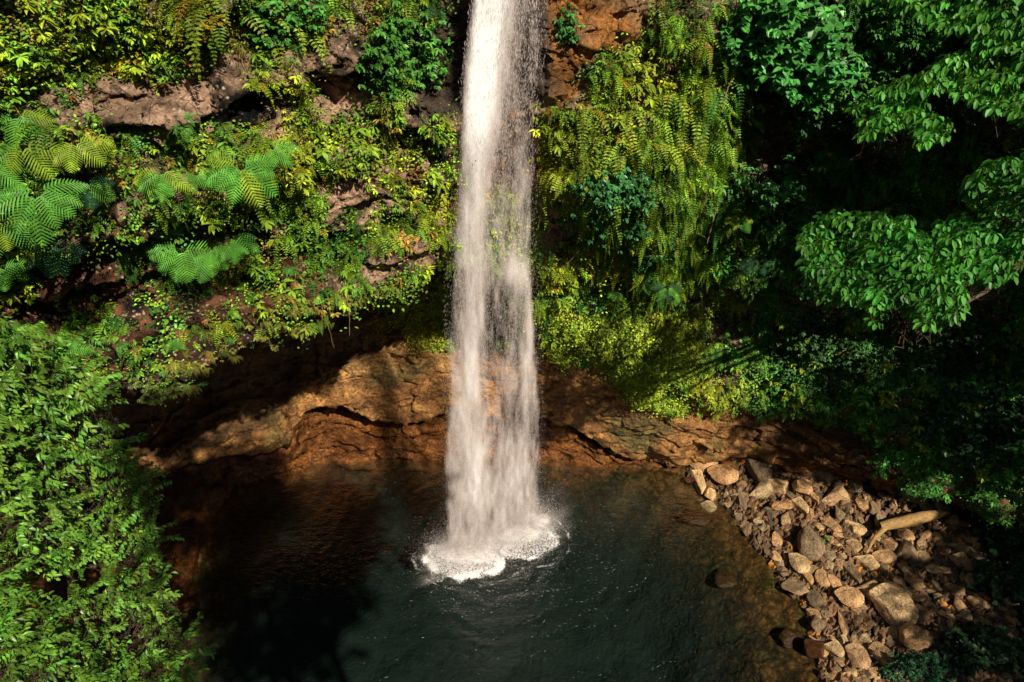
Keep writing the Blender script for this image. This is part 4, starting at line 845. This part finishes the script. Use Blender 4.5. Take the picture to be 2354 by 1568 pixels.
def drops(P, ln, wd, tilt=.05):
    m = len(P); ax = np.stack([rng.normal(0, tilt, m), rng.normal(0, tilt, m), -np.ones(m)], -1); yaw = rng.uniform(0, 6.28, m); V = np.zeros((m, 5, 3)); V[:, 0] = P-ax*ln[:, None]*.5; V[:, 4] = P+ax*ln[:, None]*.5
    for k in range(3): V[:, 1+k] = P+ax*ln[:, None]*.15+np.stack([np.cos(yaw+2.094*k), np.sin(yaw+2.094*k), 0*yaw], -1)*wd[:, None]
    F = np.array([(0, 1, 2), (0, 2, 3), (0, 3, 1), (4, 2, 1), (4, 3, 2), (4, 1, 3)])[None]+(np.arange(m)*5)[:, None, None]; return V.reshape(-1, 3), F.reshape(-1, 3)
V, F = drops(P, ln, wd); o = link('falling_drops', mesh_np('falling_drops', V-O0, F, M['drop'], None), wf); tag(o, kind='stuff')
MV, MF, MD = [], [], []; off = 0
for q_, dy_ in enumerate((-.95, -.6, -.35, .3)):
    aa, zz = np.meshgrid(np.linspace(-.35, 1.35, 60), np.linspace(.04, 3.0, 50)); P, sx, sy = fall_pt(aa, zz, dy_); P[..., 1] += .15*fbm(P, 2, 870+q_)
    nz_ = .5+.9*fbm(P*1.1+q_*5, 3, 880+q_); dd_ = .5*np.exp(-(zz/(.75+.45*nz_))**1.6)*sstep(-.35, .05, aa)*sstep(1.35, .95, aa)*np.clip(nz_, .1, 1.3)*(1-.45*np.exp(-((aa-.5)/.12)**2)); dd_ *= sstep(0, .25, zz)
    MV.append(P.reshape(-1, 3)-O0); MF.append(grid_faces(*aa.shape)+off); MD.append(dd_.ravel()); off += aa.size
link('spray_mist', mesh_np('spray_mist', np.concatenate(MV), np.concatenate(MF), M['mist'], None, True, attrs={'dens': np.concatenate(MD)}), wf)
# foam where it lands
fx, fy = np.meshgrid(np.linspace(-5.2, 4.6, 420), np.linspace(14.6, 21.2, 300)); P = np.stack([fx, fy, 0*fx+.03], -1); ax_, ay_, _t = proj(P)
jx = fbm(P*1.3, 3, 900)*22; jy = fbm(P*1.3, 3, 910)*11; X_, Y_ = ax_+jx, ay_+jy
def ell(cx, cy, rx, ry): return np.sqrt(((X_-cx)/rx)**2+((Y_-cy)/ry)**2)
core = 1.22*np.maximum.reduce([1.15*np.exp(-ell(1075, 1274, 70, 30)**2*1.1), 1.15*np.exp(-ell(1182, 1222, 64, 26)**2*1.1), 1.0*np.exp(-ell(1232, 1200, 26, 17)**2), .9*np.exp(-ell(1120, 1250, 50, 22)**2)])
r1, r2 = ell(1068, 1284, 90, 52), ell(1200, 1238, 80, 46); rn = np.clip(.55+1.3*fbm(P*2.6, 4, 940), .05, 1.2); r1 = r1+.22*fbm(P*3.2, 3, 941); r2 = r2+.22*fbm(P*3.2, 3, 945); ring = rn*np.maximum(np.exp(-((r1-.92)/.22)**2), .8*np.exp(-((r2-.95)/.20)**2)); ins_ = np.maximum(sstep(1.12, .8, r1)*.52, sstep(1.12, .8, r2)*.44)
r3 = np.minimum(ell(1080, 1290, 118, 62), ell(1210, 1240, 100, 60)); outer = .42*rn*np.exp(-((r3-1)/.05)**2)
dn = np.maximum.reduce([core, ring*.5+ins_*.95, ins_, outer]); hgt_ = .20*np.clip(core, 0, 1.2)**1.5*(1+.5*fbm(P*3, 3, 920))+.10*ring*np.abs(fbm(P*4, 3, 930))
P[..., 2] += hgt_
link('splash_foam', mesh_np('splash_foam', P.reshape(-1, 3)-O0, grid_faces(*fx.shape), M['foam'], None, True, attrs={'dens': dn.ravel()}), wf)
n_ = 32000; ii = rng.choice(core.size, n_, p=(np.clip(core, 0, 1)**1.2+.06*ring).ravel()/(np.clip(core, 0, 1)**1.2+.06*ring).sum()); Q = P.reshape(-1, 3)[ii]+rng.normal(0, 1, (n_, 3))*[.22, .22, 0]; Q[:, 2] += np.abs(rng.exponential(.28, n_))
Q2 = np.stack([rng.normal(1.1, .55, 2600), rng.normal(18.9, .7, 2600), rng.exponential(.7, 2600)], -1); Q3 = np.stack([rng.normal(-.4, 1.7, 1200), rng.normal(17.4, 1.0, 1200), rng.exponential(.25, 1200)], -1)
Q = np.concatenate([Q, Q2, Q3]); V, F = drops(Q, rng.uniform(.01, .045, len(Q)), rng.uniform(.003, .010, len(Q)), .6)
o = link('splash_drops', mesh_np('splash_drops', V-O0, F, M['drop'], None), wf); tag(o, kind='stuff')
tb = TB(); cnt_ = 0
while cnt_ < 380:
    r_ = 1.6+abs(random.gauss(0, 4.2)); th_ = random.uniform(0, 6.28); x0, y0 = -.55+r_*math.cos(th_), 17.6+r_*math.sin(th_)
    if r_ > 12 or y0 < 9 or float(shore_dist(np.array([x0]), np.array([y0]))[0]) > -.6: continue
    cnt_ += 1; dr = (.22 if r_ > 2.6 else th_+math.pi/2)+random.gauss(0, .3); k_ = random.choice((1, 1, 1, 2, 3, 5)); p = np.array([x0, y0, .012])
    for q_ in range(k_):
        l_ = random.uniform(.03, .15); w_ = random.uniform(.003, .009); d_ = np.array([math.cos(dr), math.sin(dr), 0]); e_ = np.array([-d_[1], d_[0], 0])
        tb.add([p-d_*l_*.5, p+e_*w_, p+d_*l_*.5, p-e_*w_], [(0, 3, 2), (0, 2, 1)], np.array([.62, .78, .70])*random.choice((.15, .25, .4, .7))); p = p+d_*(l_+random.uniform(.02, .15))+e_*random.gauss(0, .03); dr += random.gauss(0, .2)
V, F, c = tb.done(); tag(link('foam_flecks', mesh_np('foam_flecks', V, F, M['pebble'], c)), 'small flecks of white foam scattered on the dark pool', 'foam', None, 'stuff')
print('waterfall', time.time()-T00)
# ------------------------------------------------------------------ stones
import bmesh
def rock_mesh(seed, sub=3, cuts=11, rough_=.04, lo_=.28, hi_=.74):
    r = np.random.default_rng(seed); bm = bmesh.new(); bmesh.ops.create_icosphere(bm, subdivisions=sub, radius=1); bm.verts.ensure_lookup_table()
    V = np.array([v.co[:] for v in bm.verts]); F = np.array([[v.index for v in f.verts] for f in bm.faces]); bm.free()
    V = V*(1+.25*fbm(V*1.2+seed*3.1, 2, seed)[:, None])
    for _ in range(cuts):
        n_ = nrm(r.normal(0, 1, 3)); d = r.uniform(lo_, hi_); k = np.maximum(0, V@n_-d); V = V-k[:, None]*n_*.99
    V = V*(1+rough_*fbm(V*4+seed, 3, seed+5)[:, None]); V = V-(V.max(0)+V.min(0))/2; V = V/np.abs(V).max(0); return V, F
RV = [rock_mesh(600+k, 4) for k in range(12)]; RM = [mesh_np('stone', V, F, M['stone'], None, True) for V, F in RV]; RW = [mesh_np('stone', V, F, M['wetstone'], None, True) for V, F in RV]
RND = [rock_mesh(640+k, 4, 6, .07, .75, 1.0) for k in range(3)]; RMr = [mesh_np('stone', V, F, M['stone'], None, True) for V, F in RND]; RWr = [mesh_np('stone', V, F, M['wetstone'], None, True) for V, F in RND]
placed = []
def stone(px, py, w, h, label=None, grp=None, me=None, zoff=0.0, rotz=None, nm='stone', flat=.75, sink=.25):
    p = hit_ground(np.array(float(px)), np.array(float(py))); t = proj(p)[2]; m = TX/(PW/2)*t
    rx, ry = w*m/2*1.08, h*m/2*1.25; wt_ = float(p[2]) < -.12; rz = min(rx, ry)*(flat*.6 if wt_ else flat); sink = .42 if wt_ else sink; me = me or random.choice(RM)
    o = bpy.data.objects.new(nm, me); C.objects.link(o); o.location = (p[0], p[1], p[2]+rz*(1-sink*2)+zoff); o.scale = (rx, ry, rz)
    o.rotation_euler = (random.uniform(-.2, .2), random.uniform(-.2, .2), random.uniform(-.35, .35) if rotz is None else rotz)
    tag(o, label, 'stone' if nm == 'stone' else 'boulder', grp); placed.append((px, py, max(w, h*1.2)*.5)); return o
Z = lambda X, Y: (1569.5+X*.3334, 1045.6+Y*.3334)
big = [(110, 70, 200, 150, 'flat topped pale slab at the upper left end of the stone bank', 0), (505, 145, 180, 150, 'large pale boulder near the upper end of the bank', 0), (530, 270, 165, 130, 'grooved pale boulder right below the large pale one', 0), (650, 80, 125, 115, 'angular boulder with a sharp crest, upper middle of the bank', 0), (255, 170, 150, 150, 'grey angular boulder standing in the shallow edge, upper bank', 0), (1030, 310, 190, 115, 'long wedge shaped boulder in the middle of the upper bank', 0), (875, 640, 170, 215, 'big round boulder with rough ochre surface standing by itself at the water side', 1), (1425, 1080, 235, 255, 'largest boulder with pale lichen and orange leaves on it, lower right bank', 0), (1250, 960, 150, 160, 'rounded boulder with ochre face above the largest one', 0), (1130, 1010, 160, 130, 'speckled grey boulder left of the largest one', 0), (1600, 1275, 225, 150, 'half shaded domed boulder near the lower bush', 1), (1370, 1410, 115, 190, 'tall lichen spotted boulder at the bottom of the view', 0), (785, 770, 125, 130, 'smooth reddish boulder at the water line', 0), (1190, 1410, 130, 150, 'brown boulder at the bottom edge of the bank', 0), (1040, 1365, 130, 95, 'tan boulder low on the bank touching the shallows', 0), (1530, 690, 120, 140, 'rounded grey boulder below the log', 0), (1260, 770, 160, 95, 'broad low grey boulder left of the log tip', 0), (955, 870, 100, 110, 'egg shaped boulder at the water line', 1), (900, 1010, 110, 100, 'round pale boulder at the water line, alone', 1), (950, 160, 130, 120, 'boulder half in shade at the upper bank edge', 0)]
for X, Y, w, h, lab_, rd in big: px_, py_ = Z(X, Y); stone(px_, py_, w/3, h/3, lab_, None, (RMr if rd else RM)[random.randrange(3)] , nm='boulder', sink=.2)
mid = [(340, 60, 90, 90), (820, 130, 90, 120), (660, 240, 120, 130), (830, 250, 140, 110), (670, 370, 130, 90), (810, 370, 90, 120), (735, 300, 60, 80), (710, 460, 90, 90), (645, 600, 80, 100), (1385, 480, 120, 90), (1100, 1180, 80, 190), (1420, 640, 100, 110), (1070, 770, 80, 80), (1000, 780, 70, 80), (1240, 360, 100, 90), (1440, 1230, 90, 80), (1250, 1300, 90, 110), (590, 420, 80, 110), (345, 160, 80, 90), (370, 240, 60, 70), (885, 140, 50, 110), (1475, 495, 70, 60), (1550, 465, 60, 80), (1640, 715, 90, 70), (1800, 680, 80, 60), (640, 720, 90, 70), (1040, 890, 90, 110), (1090, 920, 100, 60), (990, 1105, 90, 50), (1190, 1090, 80, 60), (1240, 1075, 60, 50), (1740, 810, 140, 90), (1640, 620, 90, 60), (530, 60, 70, 60), (580, 20, 70, 50), (1180, 1265, 70, 80), (1300, 1190, 60, 90), (1150, 590, 50, 60), (1230, 600, 50, 80), (1060, 560, 70, 60)]
for X, Y, w, h in mid: px_, py_ = Z(X, Y); stone(px_, py_, w/3, h/3, 'middle sized angular brown stone in the rubble bank', 'middle sized stones of the bank', nm='stone')
bank = [(1575, 1085), (1610, 1045), (1700, 1035), (1800, 1045), (1900, 1070), (2040, 1110), (2190, 1180), (2290, 1290), (2330, 1420), (2330, 1620), (1905, 1620), (1888, 1568), (1872, 1470), (1850, 1400), (1790, 1330), (1740, 1260), (1690, 1180), (1605, 1125)]
lo_, hi_ = np.min(bank, 0), np.max(bank, 0); cntr = 0; tries = 0
while cntr < 232 and tries < 40000:
    tries += 1; a = rng.uniform(lo_, hi_); r_ = float(np.exp(rng.uniform(math.log(8.5), math.log(25)))*(1-.45*min(1, tries/9000)))
    if not inpoly(a[0], a[1], bank) or any((a[0]-b[0])**2+((a[1]-b[1])*1.15)**2 < ((r_+b[2])*.82)**2 for b in placed): continue
    sh_ = random.uniform(.7, 1.3); stone(a[0], a[1], 2*r_*sh_, 2*r_/sh_, 'small angular brown stone among the rubble', 'small stones of the rubble bank', zoff=0); cntr += 1
print('stones', cntr, tries)
for a in ((1668, 1332, 52, 46, 'mossy boulder lying under the water off the bank', RWr), (1870, 1500, 48, 40, 'wet rust red boulder half out of the water', RW), (1590, 1105, 36, 14, 'flat wet stone awash at the upper corner of the bank', RW), (1628, 1165, 30, 24, 'pale tipped stone poking out of the shallows', RM), (1600, 1190, 60, 40, 'orange brown stone just under the surface', RWr), (1820, 1465, 60, 36, 'rounded red stone under the shallows', RWr),
          (452, 1090, 44, 40, 'shiny black boulder by the crack at the left shore', RW), (500, 1092, 50, 50, 'wet grey boulder beside the shiny black one', RW), (470, 1115, 30, 26, 'small wet stone wedged under the black boulder', RW), (525, 1120, 38, 34, 'dark wet stone at the water line of the left shore', RW), (508, 1238, 24, 34, 'small glistening stone alone in the dark water', RW), (105, 1325, 80, 46, 'rust brown boulder seen in the gap between the left trees', RMr)):
    stone(a[0], a[1], a[2], a[3], a[4], None, random.choice(a[5]), nm='boulder', sink=.15)
# pebbles between the stones
pb = [rock_mesh(660+k, 1, 6, .05)[:] for k in range(4)]; q = []
while len(q) < 5200:
    a = rng.uniform(lo_-[30, 10], hi_+[20, 0]); 
    if inpoly(a[0], a[1], bank): q.append(a)
q = np.array(q); pp = hit_ground(q[:, 0], q[:, 1]); R = np.stack([np.eye(3)[rng.permutation(3)] for _ in q]); sc_ = np.exp(rng.uniform(math.log(.05), math.log(.2), len(q)))
tt = np.array([.17, .105, .055])*rng.uniform(.35, 1.4, (len(q), 1))*np.stack([rng.uniform(.95, 1.25, len(q)), np.ones(len(q)), rng.uniform(.7, 1.1, len(q))], -1); k = rng.random(len(q)) < .035; tt[k] = (.55, .22, .03)
V, F, c = merge([(v, f, np.ones((len(f), 3))) for v, f in pb], pp+[0, 0, .02], R, sc_, tt, rng.integers(0, 4, len(q)))
o = link('pebbles', mesh_np('pebbles', V, F, M['pebble'], c)); tag(o, 'small brown pebbles and fallen leaves between the stones of the bank', 'pebbles', None, 'stuff')
# driftwood log
a, b = Z(1330, 555), Z(1800, 470); A0 = hit_ground(*map(np.array, a))+[0, 0, .55]; B0 = hit_ground(*map(np.array, b))+[0, 0, .6]; C0 = hit_ground(*map(np.array, Z(1245, 715)))+[0, 0, .35]
w = wobble(A0, B0, 14, .05); rr_ = np.interp(np.linspace(0, 1, 14), [0, .1, .45, .8, 1], [.15, .20, .25, .19, .04])
V, F = tube(w-A0, rr_, 12); V = V*(1+0)+.02*np.stack([vnoise(V*6, k) for k in range(3)], -1); lg = thing('driftwood_log', tuple(A0), 'bleached orange brown driftwood log lying across the stones with a bent thinner branch', 'log')
link('trunk', mesh_np('trunk', V, F, M['drift'], None, True), lg)
w = np.concatenate([wobble(B0*.0+A0+(B0-A0)*.12, A0+(C0-A0)*.35+[.1, 0, .05], 5, .05), wobble(A0+(C0-A0)*.4+[.05, 0, .05], C0, 7, .12)]); V, F = tube(w-A0, np.linspace(.12, .04, 12), 8); link('branch', mesh_np('branch', V, F, M['drift'], None, True), lg)
print('stones', time.time()-T00)

# ------------------------------------------------------------------ light
SUN = nrm((-.41, .55, -.705))
L = bpy.data.lights.new('sun', 'SUN'); L.energy = 5.0; L.angle = math.radians(.5); L.color = (1.0, .9, .76)
lo = bpy.data.objects.new('sun', L); C.objects.link(lo); lo.rotation_euler = Vector(SUN).to_track_quat('-Z', 'Y').to_euler()
W = bpy.data.worlds.new('World'); bpy.context.scene.world = W; W.use_nodes = True; nt = W.node_tree; bg = nt.nodes['Background']
sk = nt.nodes.new('ShaderNodeTexSky'); sk.sky_type = 'NISHITA'; sk.sun_disc = False; sk.sun_elevation = math.asin(-SUN[2]); sk.sun_rotation = math.atan2(-SUN[0], -SUN[1]); sk.altitude = 100
nt.links.new(sk.outputs[0], bg.inputs[0]); bg.inputs[1].default_value = .05
sc = bpy.context.scene; sc.view_settings.view_transform = 'Standard'; sc.view_settings.look = 'None'; sc.view_settings.exposure = 0
sc.cycles.max_bounces = 6; sc.cycles.diffuse_bounces = 1; sc.cycles.glossy_bounces = 2; sc.cycles.transmission_bounces = 3; sc.cycles.transparent_max_bounces = 24; sc.cycles.caustics_reflective = False; sc.cycles.caustics_refractive = False
print('done', time.time()-T00)
